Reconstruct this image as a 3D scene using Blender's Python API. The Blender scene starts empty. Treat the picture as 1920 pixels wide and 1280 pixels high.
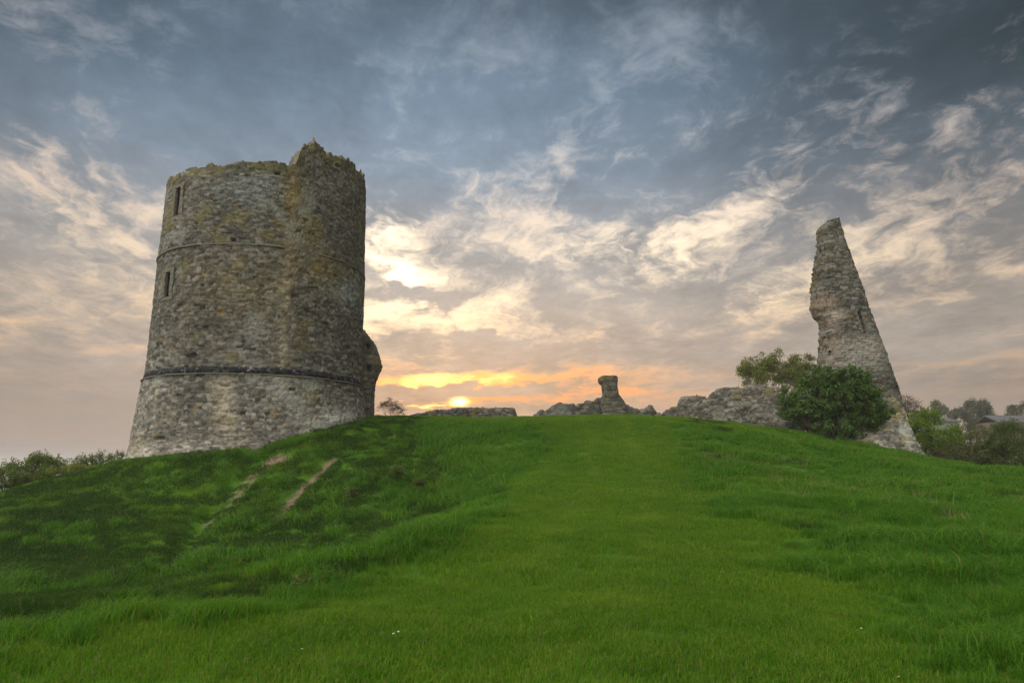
import bpy, math, random
import numpy as np
from mathutils import Vector

# ------------------------------------------------------------------ camera
sc = bpy.context.scene
C = sc.collection
F = 1280.0                       # focal length in pixels of the 1920 px photograph
PITCH = math.atan(228.0 / F)
EYE = 1.65
cam_data = bpy.data.cameras.new('camera')
cam = bpy.data.objects.new('camera', cam_data)
C.objects.link(cam)
cam_data.sensor_width = 36.0
cam_data.lens = 36.0 * F / 1920.0
cam_data.clip_start = 0.05
cam_data.clip_end = 40000.0
cam.location = (0, 0, EYE)
cam.rotation_euler = (math.pi / 2 + PITCH, 0, 0)
sc.camera = cam
CP, SP = math.cos(PITCH), math.sin(PITCH)


def ray(px, py):
    """direction through a photo pixel, scaled so that its y component is 1"""
    a, v = px - 960.0, 640.0 - py
    dep = F * CP - v * SP
    return a / dep, (F * SP + v * CP) / dep


def at(px, py, Y):
    kx, kz = ray(px, py)
    return np.array((kx * Y, Y, EYE + kz * Y))


def azel(px, py):
    kx, kz = ray(px, py)
    return math.degrees(math.atan(kx)), math.degrees(math.atan(kz / math.hypot(1, kx)))


# ------------------------------------------------------------------ node expression helper
class X:
    """a float or vector socket with arithmetic"""
    nt = None

    def __init__(s, v): s.v = v

    @staticmethod
    def put(sock, v):
        if isinstance(v, X): v = v.v
        if isinstance(v, (int, float)): sock.default_value = v
        elif isinstance(v, (tuple, list)): sock.default_value = v
        else: X.nt.links.new(v, sock)

    @staticmethod
    def m(op, *a, clamp=False):
        n = X.nt.nodes.new('ShaderNodeMath'); n.operation = op; n.use_clamp = clamp
        for i, q in enumerate(a): X.put(n.inputs[i], q)
        return X(n.outputs[0])

    def __add__(s, o): return X.m('ADD', s, o)
    __radd__ = __add__
    def __sub__(s, o): return X.m('SUBTRACT', s, o)
    def __rsub__(s, o): return X.m('SUBTRACT', o, s)
    def __mul__(s, o): return X.m('MULTIPLY', s, o)
    __rmul__ = __mul__
    def __truediv__(s, o): return X.m('DIVIDE', s, o)
    def __rtruediv__(s, o): return X.m('DIVIDE', o, s)
    def __neg__(s): return X.m('MULTIPLY', s, -1.0)


def xexp(a): return X.m('EXPONENT', a)


def sstep(a, b, v):
    n = X.nt.nodes.new('ShaderNodeMapRange'); n.interpolation_type = 'SMOOTHSTEP'
    X.put(n.inputs[0], v); n.inputs[1].default_value = a; n.inputs[2].default_value = b
    return X(n.outputs[0])


def ramp(v, stops, interp='LINEAR'):
    n = X.nt.nodes.new('ShaderNodeValToRGB'); cr = n.color_ramp; cr.interpolation = interp
    while len(cr.elements) < len(stops): cr.elements.new(0.5)
    for e, (p, c) in zip(cr.elements, stops): e.position = p; e.color = (*c, 1)
    X.put(n.inputs[0], v)
    return X(n.outputs[0])


def mix(f, a, b, mode='MIX'):
    n = X.nt.nodes.new('ShaderNodeMix'); n.data_type = 'RGBA'; n.blend_type = mode; n.clamp_factor = True
    X.put(n.inputs[0], f)
    for i, q in ((6, a), (7, b)):
        X.put(n.inputs[i], (*q, 1) if isinstance(q, tuple) else q)
    return X(n.outputs[2])


def comb(a, b, c):
    n = X.nt.nodes.new('ShaderNodeCombineXYZ')
    for i, q in enumerate((a, b, c)): X.put(n.inputs[i], q)
    return X(n.outputs[0])


def noise(vec, scale, detail=4, rough=0.5, dist=0.0):
    n = X.nt.nodes.new('ShaderNodeTexNoise')
    if vec is not None: X.put(n.inputs['Vector'], vec)
    n.inputs['Scale'].default_value = scale; n.inputs['Detail'].default_value = detail
    n.inputs['Roughness'].default_value = rough; n.inputs['Distortion'].default_value = dist
    return X(n.outputs['Fac'])


# ------------------------------------------------------------------ sky
SUN_AZ, SUN_EL = azel(855, 752)
w = bpy.data.worlds.new('World'); sc.world = w; w.use_nodes = True
w.cycles.sampling_method = 'MANUAL'; w.cycles.sample_map_resolution = 256
nt = w.node_tree; nt.nodes.clear(); X.nt = nt
tc = nt.nodes.new('ShaderNodeTexCoord')
sep = nt.nodes.new('ShaderNodeSeparateXYZ'); nt.links.new(tc.outputs['Generated'], sep.inputs[0])
dx, dy, dz = (X(sep.outputs[i]) for i in range(3))
AZ = X.m('ARCTAN2', dx, dy) * 57.2958
EL = X.m('ARCSINE', dz) * 57.2958
dzp = X.m('MAXIMUM', dz, 0.0)
k = 1.0 / (dzp + 0.13)
px_, py_ = dx * k, dy * k
plan = comb(px_, py_ * 0.42, 0.0)                        # a cloud sheet seen in perspective, combed along the wind
plan2 = comb(px_ + py_ * 0.12, py_ * 0.8, 3.7)
n_big = noise(plan, 1.15, 5, 0.55, 0.5)
n_mid = noise(plan2, 3.3, 6, 0.62, 0.4)
n_fine = noise(plan2, 11.0, 5, 0.65, 0.3)
n_warp = noise(plan2, 2.1, 4, 0.6, 0.0)
n_warp2 = noise(comb(px_ * 1.1 + 9.0, py_ * 0.7, 8.2), 2.6, 4, 0.6, 0.0)
# low streaky stratus: stretched along the horizon
strat = comb(AZ * 0.055, EL * 0.42, 1.3)
n_str = noise(strat, 1.5, 6, 0.6, 0.4)


AZW = AZ + (n_warp - 0.5) * 17.0 + (n_fine - 0.5) * 5.0
ELW = EL + (n_warp2 - 0.5) * (EL * 0.42 + 0.2) + (n_fine - 0.5) * (EL * 0.1 + 0.5)


def blob(px, py, sx, sy, rot, wt, warp=True):
    a0, e0 = azel(px, py); c, s = math.cos(math.radians(rot)), math.sin(math.radians(rot))
    da, de = (AZW - a0, ELW - e0) if warp else (AZ - a0, EL - e0)
    p = (da * c + de * s) * (22.3 / sx)
    q = (de * c - da * s) * (22.3 / sy)
    return xexp((p * p + q * q) * -0.5) * wt


# rot: positive = rises to the right
openings = [
    (735, 485, 26, 45, 0, .42), (760, 590, 110, 48, 0, .26), (960, 600, 90, 34, -4, .15), (870, 560, 70, 14, -10, .2),
    (1240, 455, 130, 30, 6, .34), (1330, 490, 120, 20, 10, .12), (1400, 405, 90, 24, 24, .24), (1110, 480, 50, 26, 0, .16),
    (1540, 530, 130, 24, 30, .27), (1690, 560, 70, 30, 10, .12), (1090, 290, 34, 70, -20, .27),
    (1010, 395, 95, 45, 5, .20), (800, 435, 45, 14, 0, .20), (820, 395, 60, 16, 5, .12),
    (100, 330, 90, 9, -38, .24), (200, 390, 80, 10, -36, .24), (100, 400, 130, 8, -30, .16),
    (40, 330, 60, 22, -30, .10), (270, 350, 50, 16, -30, .16), (60, 600, 170, 9, -8, .16), (110, 660, 130, 8, -4, .14),
    (90, 500, 160, 30, -8, .05), (245, 480, 40, 60, 0, .10), (500, 250, 200, 60, 0, -.1), (120, 200, 200, 60, 0, -.22), (60, 450, 200, 60, 0, -.06), (1750, 180, 250, 50, 0, -.12),
    (1880, 375, 55, 12, 6, .22), (1790, 385, 50, 16, 25, .14), (1600, 262, 40, 12, 20, .16), (1850, 470, 70, 22, 15, .12),
    (1220, 690, 110, 26, 8, .16), (1120, 630, 120, 14, 6, .12), (1790, 672, 150, 7, 3, .20),
    (620, 125, 30, 16, -20, .22), (900, 120, 60, 22, -10, .13), (1250, 130, 40, 28, 0, .13), (930, 60, 30, 20, 0, .15), (905, 155, 18, 10, 0, .2),
    (960, 750, 250, 30, 0, .06), (790, 690, 100, 22, 0, .15),
    (855, 708, 62, 11, 0, .75), (930, 706, 45, 7, -5, .3), (858, 752, 32, 6, 0, .6), (930, 745, 40, 4, 0, .25), (760, 715, 90, 6, 0, .3), (1050, 705, 90, 7, 4, .3), (1100, 733, 120, 5, 0, .25)]
covers = [
    (795, 548, 80, 16, -10, -.75), (720, 530, 50, 12, 0, -.30), (890, 632, 65, 11, 0, -.45), (760, 655, 90, 12, -4, -.35), (900, 675, 130, 10, 6, -.38),
    (800, 731, 130, 8, 0, -.7), (720, 755, 60, 10, 0, -.4), (960, 765, 80, 8, 0, -.3), (990, 722, 60, 8, 0, -.3), (1150, 545, 130, 45, -6, -.22), (1230, 380, 120, 38, 14, -.25), (1480, 460, 60, 20, 30, -.14),
    (1450, 660, 220, 40, 0, -.2), (1000, 480, 120, 25, 0, -.10), (880, 250, 260, 70, 0, -.12), (1500, 130, 350, 90, 0, -.14), (300, 130, 300, 90, 0, -.12),
    (150, 720, 300, 40, 0, -.12), (1750, 600, 200, 28, 6, -.16), (80, 440, 60, 16, -30, -.1), (820, 785, 250, 10, 0, -.2)]
bias = 0.0
for b in openings + covers: bias = blob(*b) + bias
low = sstep(16.0, 6.0, EL)                                # 1 near the horizon, 0 above
n_hi = n_big * 0.55 + n_mid * 0.45
dens = n_hi * (1.0 - low) + n_str * low
n_bil = noise(comb(AZ * 0.05 + n_warp * .6, EL * 0.085 + n_warp2 * .5, 1.9), 5.5, 6, 0.66, 0.3)     # small altocumulus billows
band = sstep(8.0, 14.0, EL) * (1.0 - sstep(24.0, 36.0, EL))
tex = (n_mid - 0.5) * 0.5 + (n_bil - 0.5) * (band * 1.05 + 0.55) + (n_fine - 0.5) * 0.3
calm = 1.0 - sstep(9.0, 3.0, EL) * sstep(6.0, 24.0, X.m('ABSOLUTE', AZ + 5.0)) * 0.75     # the haze bank low down at the sides
g0 = ((dens - 0.5) * 1.15 + tex) * calm + bias
g = sstep(-0.15, 0.54, g0)
# colours by elevation (0..45 degrees)
e45 = X.m('DIVIDE', EL, 45.0, clamp=True)
side = X.m('ABSOLUTE', AZ + 3.0) / 40.0
cloud = ramp(e45, [(0.0, (.39, .35, .325)), (.12, (.45, .38, .33)), (.27, (.51, .44, .385)), (.40, (.40, .40, .41)), (.52, (.285, .36, .45)), (.66, (.20, .285, .385)), (.80, (.12, .17, .23)), (1.0, (.085, .115, .15))])
gap = ramp(e45, [(0.0, (.66, .42, .27)), (.10, (.95, .50, .21)), (.2, (1.0, .70, .42)), (.32, (1.0, .80, .57)), (.45, (.92, .76, .62)), (.60, (.50, .52, .55)), (.8, (.27, .33, .40)), (1.0, (.16, .19, .22))])
# off to the sides everything dims and turns greyer
dim = sstep(0.35, 1.05, side)
cloud = mix(dim * 0.55, cloud, mix(1.0, cloud, (.52, .52, .52), 'MULTIPLY'))
gap = mix(dim * 0.7, gap, mix(1.0, gap, (.66, .62, .62), 'MULTIPLY'))
cl_tex = 1.0 + calm * ((n_bil - 0.5) * 0.5 + (n_mid - 0.5) * 0.75 + (n_big - 0.5) * 0.7 + (n_fine - 0.5) * 0.25)
cloud = mix(1.0, cloud, comb(cl_tex, cl_tex, cl_tex), 'MULTIPLY')
corner = blob(1930, 20, 420, 170, 0, 0.95) + blob(10, 10, 300, 120, 0, 0.55) + blob(1250, 5, 200, 40, 0, .25)
cloud = mix(corner, cloud, (.022, .036, .046))
sky = mix(g, cloud, gap)
# warm light round the hidden sun
glow = blob(855, 735, 300, 60, 0, 1.0)
g_glow = glow * (g * 0.75 + 0.25)
sky = mix(g_glow * 0.9, sky, mix(1.0, sky, (1.4, .62, .20), 'MULTIPLY'))
halo = blob(728, 490, 36, 60, 0, .6) + blob(790, 600, 160, 60, 0, .3) + blob(1230, 455, 140, 40, 6, .22) + blob(1540, 525, 110, 40, 30, .10)
hot = (blob(850, 709, 55, 11, 0, 1.6) + blob(857, 752, 28, 6, 0, 1.8)) * sstep(0.25, 0.95, g) + blob(862, 753, 8, 4, 0, 7.0, False)
halo = halo * g * 1.5
sky = mix(1.0, sky, mix(1.0, comb(hot, hot, hot), (1.0, .58, .17), 'MULTIPLY'), 'ADD')
sky = mix(1.0, sky, mix(1.0, comb(halo, halo, halo), (1.0, .80, .50), 'MULTIPLY'), 'ADD')
# thin clear-air part: the physical sky shows faintly through everything
st = nt.nodes.new('ShaderNodeTexSky'); st.sky_type = 'NISHITA'; st.sun_disc = False
st.sun_elevation = math.radians(SUN_EL); st.sun_rotation = math.radians(SUN_AZ)
st.air_density = 1.2; st.dust_density = 2.0
clear = mix(1.0, X(st.outputs[0]), (.10, .10, .10), 'MULTIPLY')       # Background strength 0.1, folded in
# unseen glow added to the sky left behind the camera, lights tower and turf
behind = sstep(0.12, 0.85, dx * -0.66 + dy * -0.68 + dz * 0.32)
BACK = 2.05
over = sstep(0.66, 0.95, dz) * 1.0                        # added zenith glow, out of view, to lift the turf
bk = behind * BACK + over
sky = mix(1.0, sky, mix(1.0, comb(bk, bk, bk), (1.0, .95, .86), 'MULTIPLY'), 'ADD')
sky = mix(1.0, sky, mix(1.0, clear, (.05, .05, .05), 'MULTIPLY'), 'ADD')
bg = nt.nodes.new('ShaderNodeBackground'); bg.inputs[1].default_value = 1.0
X.put(bg.inputs[0], sky)
wo = nt.nodes.new('ShaderNodeOutputWorld'); nt.links.new(bg.outputs[0], wo.inputs[0])

# ------------------------------------------------------------------ sun (veiled by cloud, so weak and wide)
sd = bpy.data.lights.new('sun', 'SUN'); sd.energy = 1.2; sd.angle = math.radians(10); sd.color = (1.0, .72, .45)
sun = bpy.data.objects.new('sun', sd); C.objects.link(sun)
sdir = Vector((math.sin(math.radians(SUN_AZ)) * math.cos(math.radians(SUN_EL)), math.cos(math.radians(SUN_AZ)) * math.cos(math.radians(SUN_EL)), math.sin(math.radians(SUN_EL))))
sun.rotation_euler = sdir.to_track_quat('Z', 'Y').to_euler()
sun.location = sdir * 100

sc.view_settings.view_transform = 'Standard'
sc.view_settings.look = 'None'
sc.view_settings.exposure = 0.0
sc.view_settings.gamma = 1.0
sc.view_settings.use_curve_mapping = False
# ==== END SKY

# ------------------------------------------------------------------ numpy noise
def hash3(i, j, k_, seed=0):
    h = (i.astype(np.int64) * 374761393 + j.astype(np.int64) * 668265263 + k_.astype(np.int64) * 2147483647 + seed * 974711) & 0xffffffff
    h = ((h ^ (h >> 13)) * 1274126177) & 0xffffffff
    h = ((h ^ (h >> 16)) * 2246822519) & 0xffffffff
    return ((h ^ (h >> 15)) & 0xffffff) / float(0xffffff)


def vnoise(p, seed=0):
    f = np.floor(p); t = p - f; t = t * t * (3 - 2 * t); f = f.astype(np.int64)
    r = 0
    for a in (0, 1):
        for b in (0, 1):
            for c in (0, 1):
                wgt = (t[..., 0] if a else 1 - t[..., 0]) * (t[..., 1] if b else 1 - t[..., 1]) * (t[..., 2] if c else 1 - t[..., 2])
                r = r + wgt * hash3(f[..., 0] + a, f[..., 1] + b, f[..., 2] + c, seed)
    return r


def fbm(p, scale=1.0, octv=4, seed=0, gain=0.5):
    """about -0.5 .. 0.5"""
    r = 0; amp = 1.0; tot = 0
    p = p * scale
    for o in range(octv):
        r = r + amp * (vnoise(p, seed + o * 17) - 0.5); tot += amp; amp *= gain; p = p * 2.03 + 5.1
    return r / tot * 1.3


def sst(a, b, x):
    t = np.clip((x - a) / (b - a), 0, 1)
    return t * t * (3 - 2 * t)


def masonry(u, v, cw, ch, seed=0):
    """coursed rubble: random numbers of the stone at (u, v) and the distance to its joint (0 at the joint)"""
    z0 = np.zeros_like(u)
    wob = fbm(np.stack([u * 0.9, v * 0.9, z0 + seed], -1), 1.0, 3, seed) * ch * 1.1
    vv = (v + wob) / ch
    r0 = np.floor(vv)
    f1 = np.full(u.shape, 9.0); f2 = np.full(u.shape, 9.0); ids = np.zeros(u.shape + (3,))
    for dr in (-1, 0, 1):
        r = r0 + dr
        off = hash3(r, r * 0, r * 0 + 3, seed); wid = 0.75 + 0.7 * hash3(r, r * 0 + 1, r * 0 + 5, seed)
        uu = u / (cw * wid) + off * 7.0
        c0 = np.floor(uu)
        for dc in (-1, 0, 1):
            c = c0 + dc
            jx = hash3(c, r, r * 0, seed + 1); jy = hash3(c, r, r * 0 + 1, seed + 2)
            d = np.maximum(np.abs(uu - (c + 0.5 + (jx - 0.5) * 0.75)) * 1.05, np.abs(vv - (r + 0.5 + (jy - 0.5) * 0.3)) * 1.05) \
                + 0.25 * np.hypot(uu - (c + 0.5 + (jx - 0.5) * 0.75), vv - (r + 0.5 + (jy - 0.5) * 0.3))
            better = d < f1
            f2 = np.where(better, f1, np.minimum(f2, d))
            if better.any():
                n3 = np.stack([hash3(c, r, r * 0 + q, seed + 5 + q) for q in range(3)], -1)
                ids = np.where(better[..., None], n3, ids)
            f1 = np.where(better, d, f1)
    return ids, f2 - f1


PAL = np.array([(.215, .195, .145), (.16, .15, .118), (.275, .255, .20), (.175, .152, .10), (.225, .215, .18), (.125, .12, .10)])


def stone_colour(ids, edge, P, seed=0, light=1.0, mortar=(.27, .24, .175), lichen=1.0):
    i = np.clip((ids[..., 0] * len(PAL)).astype(int), 0, len(PAL) - 1)
    PAL_ = 0.64 * (PAL * 0.45 + PAL.mean(1, keepdims=True) * np.array((1.02, 1.0, .94)) * 0.55)
    col = PAL_[i] * (0.62 + 0.80 * ids[..., 1])[..., None]
    tint = (ids[..., 2] - 0.5)[..., None] * np.array((.10, .0, -.12))
    col = col * (1 + tint)
    big = fbm(P, 0.35, 4, seed + 40)[..., None]
    col = col * (1 + 0.7 * big)
    grain = fbm(P, 9.0, 2, seed + 41)[..., None]
    col = col * (1 + 0.45 * grain)
    # lime mortar shows in patches, elsewhere the joints are open
    mo = 0.15 + 0.85 * sst(0.05, 0.25, fbm(P, 0.5, 4, seed + 42))
    j = (1 - sst(0.03, 0.13, edge))
    mcol = np.array(mortar) * (1 + 0.3 * grain)
    dark = col * 0.38
    col = col * (1 - j[..., None]) + j[..., None] * (mcol * mo[..., None] + dark * (1 - mo[..., None]))
    if lichen:
        l1 = sst(0.14, 0.30, fbm(P, 0.8, 5, seed + 43)) * lichen
        col = col * (1 - 0.55 * l1[..., None]) + 0.55 * l1[..., None] * np.array((.17, .145, .055))
        l2 = sst(0.17, 0.30, fbm(P, 0.7, 5, seed + 44)) * lichen
        col = col * (1 - 0.5 * l2[..., None]) + 0.5 * l2[..., None] * np.array((.27, .275, .25))
        l3 = .7 * sst(0.27, 0.36, fbm(P, 1.7, 4, seed + 45)) * lichen
        col = col * (1 - 0.6 * l3[..., None]) + 0.6 * l3[..., None] * np.array((.26, .16, .04))
    return np.clip(col * light, 0.01, 0.9)


# ------------------------------------------------------------------ mesh helpers
def mesh_from(name, V, faces, mat, col=None, parent=None, smooth=True, attr=None):
    """V (n,3); faces (m,k) array"""
    V = np.asarray(V, dtype=np.float32); faces = np.asarray(faces, dtype=np.int32)
    me = bpy.data.meshes.new(name)
    me.vertices.add(len(V)); me.vertices.foreach_set('co', V.ravel())
    m, kk = faces.shape
    me.loops.add(m * kk); me.loops.foreach_set('vertex_index', faces.ravel())
    me.polygons.add(m); me.polygons.foreach_set('loop_start', np.arange(0, m * kk, kk, dtype=np.int32))
    me.polygons.foreach_set('use_smooth', np.full(m, smooth))
    if col is not None:
        c4 = np.ones((len(V), 4), dtype=np.float32); c4[:, :3] = col.reshape(-1, 3)
        at_ = me.attributes.new('Col', 'FLOAT_COLOR', 'POINT'); at_.data.foreach_set('color', c4.ravel())
    for nm, arr in (attr or {}).items():
        at_ = me.attributes.new(nm, 'FLOAT', 'POINT'); at_.data.foreach_set('value', np.asarray(arr, dtype=np.float32).ravel())
    me.update(calc_edges=True); me.validate()
    me.materials.append(mat)
    o = bpy.data.objects.new(name, me); C.objects.link(o)
    if parent is not None: o.parent = parent
    return o


def grid_faces(n, m, wrap_m=False):
    i = np.arange(n - 1)[:, None]; j = np.arange(m if wrap_m else m - 1)[None, :]
    j2 = (j + 1) % m
    return np.stack([i * m + j, i * m + j2, (i + 1) * m + j2, (i + 1) * m + j], -1).reshape(-1, 4)


def grid_normals(P, wrap_m=False):
    a = np.gradient(P, axis=0)
    if wrap_m: b = (np.roll(P, -1, 1) - np.roll(P, 1, 1)) / 2
    else: b = np.gradient(P, axis=1)
    n = np.cross(b, a)
    return n / np.maximum(np.linalg.norm(n, axis=-1, keepdims=True), 1e-9)


def empty(name, label=None, cat=None, loc=(0, 0, 0), group=None):
    o = bpy.data.objects.new(name, None); C.objects.link(o); o.location = loc; o.empty_display_size = 0.3
    if label: o['label'] = label; o['category'] = cat
    if group: o['group'] = group
    return o


def tag(o, label, cat, group=None):
    o['label'] = label; o['category'] = cat
    if group: o['group'] = group
    return o


def structure(o):
    o['kind'] = 'structure'; return o


# ------------------------------------------------------------------ materials
def new_mat(name):
    m = bpy.data.materials.new(name); m.use_nodes = True
    t = m.node_tree; t.nodes.clear(); X.nt = t
    out = t.nodes.new('ShaderNodeOutputMaterial')
    return m, t, out


def principled(t, out, color, rough=0.9, spec=0.2, bump=None, bump_str=0.5, bump_dist=0.02):
    p = t.nodes.new('ShaderNodeBsdfPrincipled')
    X.put(p.inputs['Base Color'], (*color, 1) if isinstance(color, tuple) else color)
    X.put(p.inputs['Roughness'], rough); p.inputs['Specular IOR Level'].default_value = spec
    if bump is not None:
        b = t.nodes.new('ShaderNodeBump'); b.inputs['Strength'].default_value = bump_str; b.inputs['Distance'].default_value = bump_dist
        X.put(b.inputs['Height'], bump); t.links.new(b.outputs[0], p.inputs['Normal'])
    t.links.new(p.outputs[0], out.inputs[0])
    return p


def attr_node(t, name):
    a = t.nodes.new('ShaderNodeAttribute'); a.attribute_name = name
    return a


def objco(t):
    return X(t.nodes.new('ShaderNodeTexCoord').outputs['Object'])


m, t, out = new_mat('rubble_stone')
co = objco(t)
nf = noise(co, 14.0, 5, 0.6); nb = noise(co, 45.0, 3, 0.6)
base = mix(1.0, X(attr_node(t, 'Col').outputs['Color']), ramp(nf, [(0.2, (.62, .62, .62)), (.8, (1.38, 1.36, 1.32))]), 'MULTIPLY')
principled(t, out, base, 0.95, 0.1, nf + nb * 0.5, 0.7, 0.03)
STONE = m

m, t, out = new_mat('ashlar_stone')
co = objco(t); nf = noise(co, 9.0, 5, 0.6)
principled(t, out, ramp(nf, [(.25, (.09, .083, .064)), (.75, (.18, .165, .13))]), 0.9, 0.15, nf, 0.4, 0.02)
ASHLAR = m

m, t, out = new_mat('dark_flint')
co = objco(t)
vo = t.nodes.new('ShaderNodeTexVoronoi'); vo.inputs['Scale'].default_value = 8.0; X.put(vo.inputs['Vector'], co)
rnd = X(vo.outputs['Color'])
principled(t, out, ramp(rnd, [(.2, (.008, .009, .011)), (.7, (.022, .023, .027)), (.93, (.11, .11, .115))]), 0.8, 0.2, X(vo.outputs['Distance']), 0.9, 0.05)
FLINT = m


def leaf_mat(name, a, b, trans=0.35):
    m, t, out = new_mat(name)
    at_ = X(attr_node(t, 'rnd').outputs['Fac'])
    co = objco(t)
    f = at_ * 0.7 + noise(co, 0.9, 3) * 0.3
    c = ramp(f, [(.1, a), (.9, b)])
    d = t.nodes.new('ShaderNodeBsdfPrincipled'); X.put(d.inputs['Base Color'], c); d.inputs['Roughness'].default_value = 0.6
    d.inputs['Specular IOR Level'].default_value = 0.25
    tr = t.nodes.new('ShaderNodeBsdfTranslucent'); X.put(tr.inputs[0], mix(1.0, c, (1.15, 1.2, .7), 'MULTIPLY'))
    mx = t.nodes.new('ShaderNodeMixShader'); mx.inputs[0].default_value = trans
    t.links.new(d.outputs[0], mx.inputs[1]); t.links.new(tr.outputs[0], mx.inputs[2]); t.links.new(mx.outputs[0], out.inputs[0])
    return m


def plain_mat(name, a, b, scale=3.0, rough=0.9, bump=0.4):
    m, t, out = new_mat(name)
    nf = noise(objco(t), scale, 5, 0.6)
    principled(t, out, ramp(nf, [(.3, a), (.7, b)]), rough, 0.15, nf, bump, 0.03)
    return m


BARK = plain_mat('bark', (.05, .04, .03), (.11, .09, .07), 8.0)
PALEBARK = plain_mat('pale_bark', (.12, .10, .08), (.2, .17, .14), 8.0)
L_IVY = leaf_mat('dark_leaves', (.034, .08, .016), (.115, .19, .038))
L_BRIGHT = leaf_mat('bright_leaves', (.085, .16, .014), (.20, .28, .035))
L_SPRING = leaf_mat('spring_leaves', (.09, .118, .022), (.20, .22, .05))
L_BUSH = leaf_mat('bush_leaves', (.045, .08, .018), (.12, .155, .035))
L_BRUSH = leaf_mat('brush_leaves', (.06, .07, .025), (.14, .14, .055))
L_LEFT = leaf_mat('hedge_leaves', (.075, .13, .025), (.18, .23, .05))
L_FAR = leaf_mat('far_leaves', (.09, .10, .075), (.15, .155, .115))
L_WEED = leaf_mat('weed_leaves', (.05, .09, .015), (.13, .17, .03))
L_YELLOW = leaf_mat('yellow_leaves', (.12, .16, .02), (.24, .26, .04))
L_DRY = leaf_mat('dry_grass_leaves', (.2, .18, .07), (.34, .29, .14))
STEM = plain_mat('green_stem', (.05, .08, .02), (.09, .13, .035), 8.0)
TWIG = plain_mat('twig', (.06, .045, .04), (.11, .085, .07), 8.0)

# ------------------------------------------------------------------ terrain
TOWER = np.array((-math.sin(math.radians(20.45)) * 40.0, math.cos(math.radians(20.45)) * 40.0))
ctrl = []


def cp(px, py, Y): ctrl.append(at(px, py, Y))
def cz(x, y, z): ctrl.append(np.array((x, y, z)))


# path ridge
for q in [(960, 1280, 5.6), (1350, 1280, 5.6), (500, 1280, 5.6), (60, 1250, 5.8), (1850, 1270, 5.7),
          (1100, 1100, 9.4), (850, 1130, 8.9), (600, 1110, 10.0), (250, 1170, 7.9), (1350, 1100, 9.3), (1150, 1000, 14.3), (940, 1000, 14.4), (1350, 1000, 14.2),
          (1150, 900, 24), (1000, 900, 24), (1300, 900, 24), (1150, 830, 31.5), (1000, 830, 31.5), (1290, 832, 31), (1150, 783.5, 38), (960, 783, 38), (1220, 783.5, 38), (820, 783, 38.3),
          # hollow between the path ridge and the tower's slope
          (60, 1090, 18), (280, 1080, 19.5), (480, 1045, 21), (640, 1010, 22), (780, 950, 24.5), (870, 890, 27.5), (780, 870, 29), (700, 830, 33),
          (0, 1000, 23.5), (300, 960, 27), (480, 950, 27), (600, 930, 27.5), (690, 880, 28.5), (620, 845, 31.5),
          (0, 925, 29.5), (110, 893, 31.5), (235, 863, 33.7), (200, 920, 29), (400, 890, 30), (540, 860, 31.2),
          # right flank
          (1340, 790, 38.5), (1460, 806, 39), (1600, 838, 39.5), (1725, 866, 41), (1450, 850, 30.5), (1600, 880, 29), (1800, 900, 26), (1500, 930, 21), (1700, 960, 18.5), (1900, 960, 20),
          (1550, 1050, 11.8), (1750, 1100, 9.6), (1900, 1150, 8), (1800, 882, 32), (1920, 885, 34)]:
    cp(*q)
# contact line round the tower
for px, py in ((242, 862), (300, 853), (380, 844), (460, 834), (540, 818), (600, 804), (650, 793), (690, 783)):
    kx, kz = ray(px, py); h = math.hypot(1, kx)
    al = math.atan2(-kx, 1) - math.radians(20.45); R = 5.9
    d = 40 * math.cos(al) - math.sqrt(max(R * R - (40 * math.sin(al)) ** 2, 0)); Y = d / h
    cp(px, py, Y)
for x, y, z in ((-14, 37, 3.2), (-14, 46, 3.4), (-20, 44, 1.6), (-26, 40, -1.5), (-30, 34, -3), (-34, 26, -4), (-30, 18, -3), (-26, 10, -2.0), (-16, 6, -.8), (-30, 0, -2), (-12, 0, -.3),
                (0, 0, 0), (0, 46, 4.2), (0, 56, 4.2), (0, 70, 4.0), (12, 46, 4.25), (14, 56, 4.1), (-8, 56, 4.0), (-22, 56, 1), (-30, 56, -3), (20, 52, 3.4), (28, 52, 1.0), (26, 46, 1.2), (36, 50, .3), (34, 40, .4),
                (36, 28, .2), (32, 18, -.1), (24, 10, -.2), (14, 4, -.1), (28, 0, -.4), (40, 10, -.5), (0, -12, 0), (-24, -12, -1), (26, -12, -.5), (46, 36, .4), (46, 20, -.2), (0, 84, 2.5), (26, 84, 2), (-26, 84, -5), (46, 62, .8), (46, 84, 1.5)):
    cz(x, y, z)
ctrl = np.array(ctrl)


def tps_fit(P, lam=0.02):
    n = len(P); S = 20.0
    xy = P[:, :2] / S
    d = np.linalg.norm(xy[:, None] - xy[None], axis=-1)
    K = np.where(d > 0, d * d * np.log(np.maximum(d, 1e-9)), 0) + lam * np.eye(n) * 0.05
    A = np.zeros((n + 3, n + 3)); A[:n, :n] = K; A[:n, n] = 1; A[:n, n + 1:] = xy; A[n, :n] = 1; A[n + 1:, :n] = xy.T
    b = np.zeros(n + 3); b[:n] = P[:, 2]
    wv = np.linalg.solve(A, b)

    def ev(x, y):
        sh = np.shape(x); q = np.stack([np.ravel(x), np.ravel(y)], -1) / S; r = np.zeros(len(q))
        for s0 in range(0, len(q), 20000):
            qq = q[s0:s0 + 20000]; dd = np.linalg.norm(qq[:, None] - xy[None], axis=-1)
            r[s0:s0 + 20000] = np.where(dd > 0, dd * dd * np.log(np.maximum(dd, 1e-9)), 0) @ wv[:n] + wv[n] + qq @ wv[n + 1:]
        return r.reshape(sh)
    return ev


TPS = tps_fit(ctrl)


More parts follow.
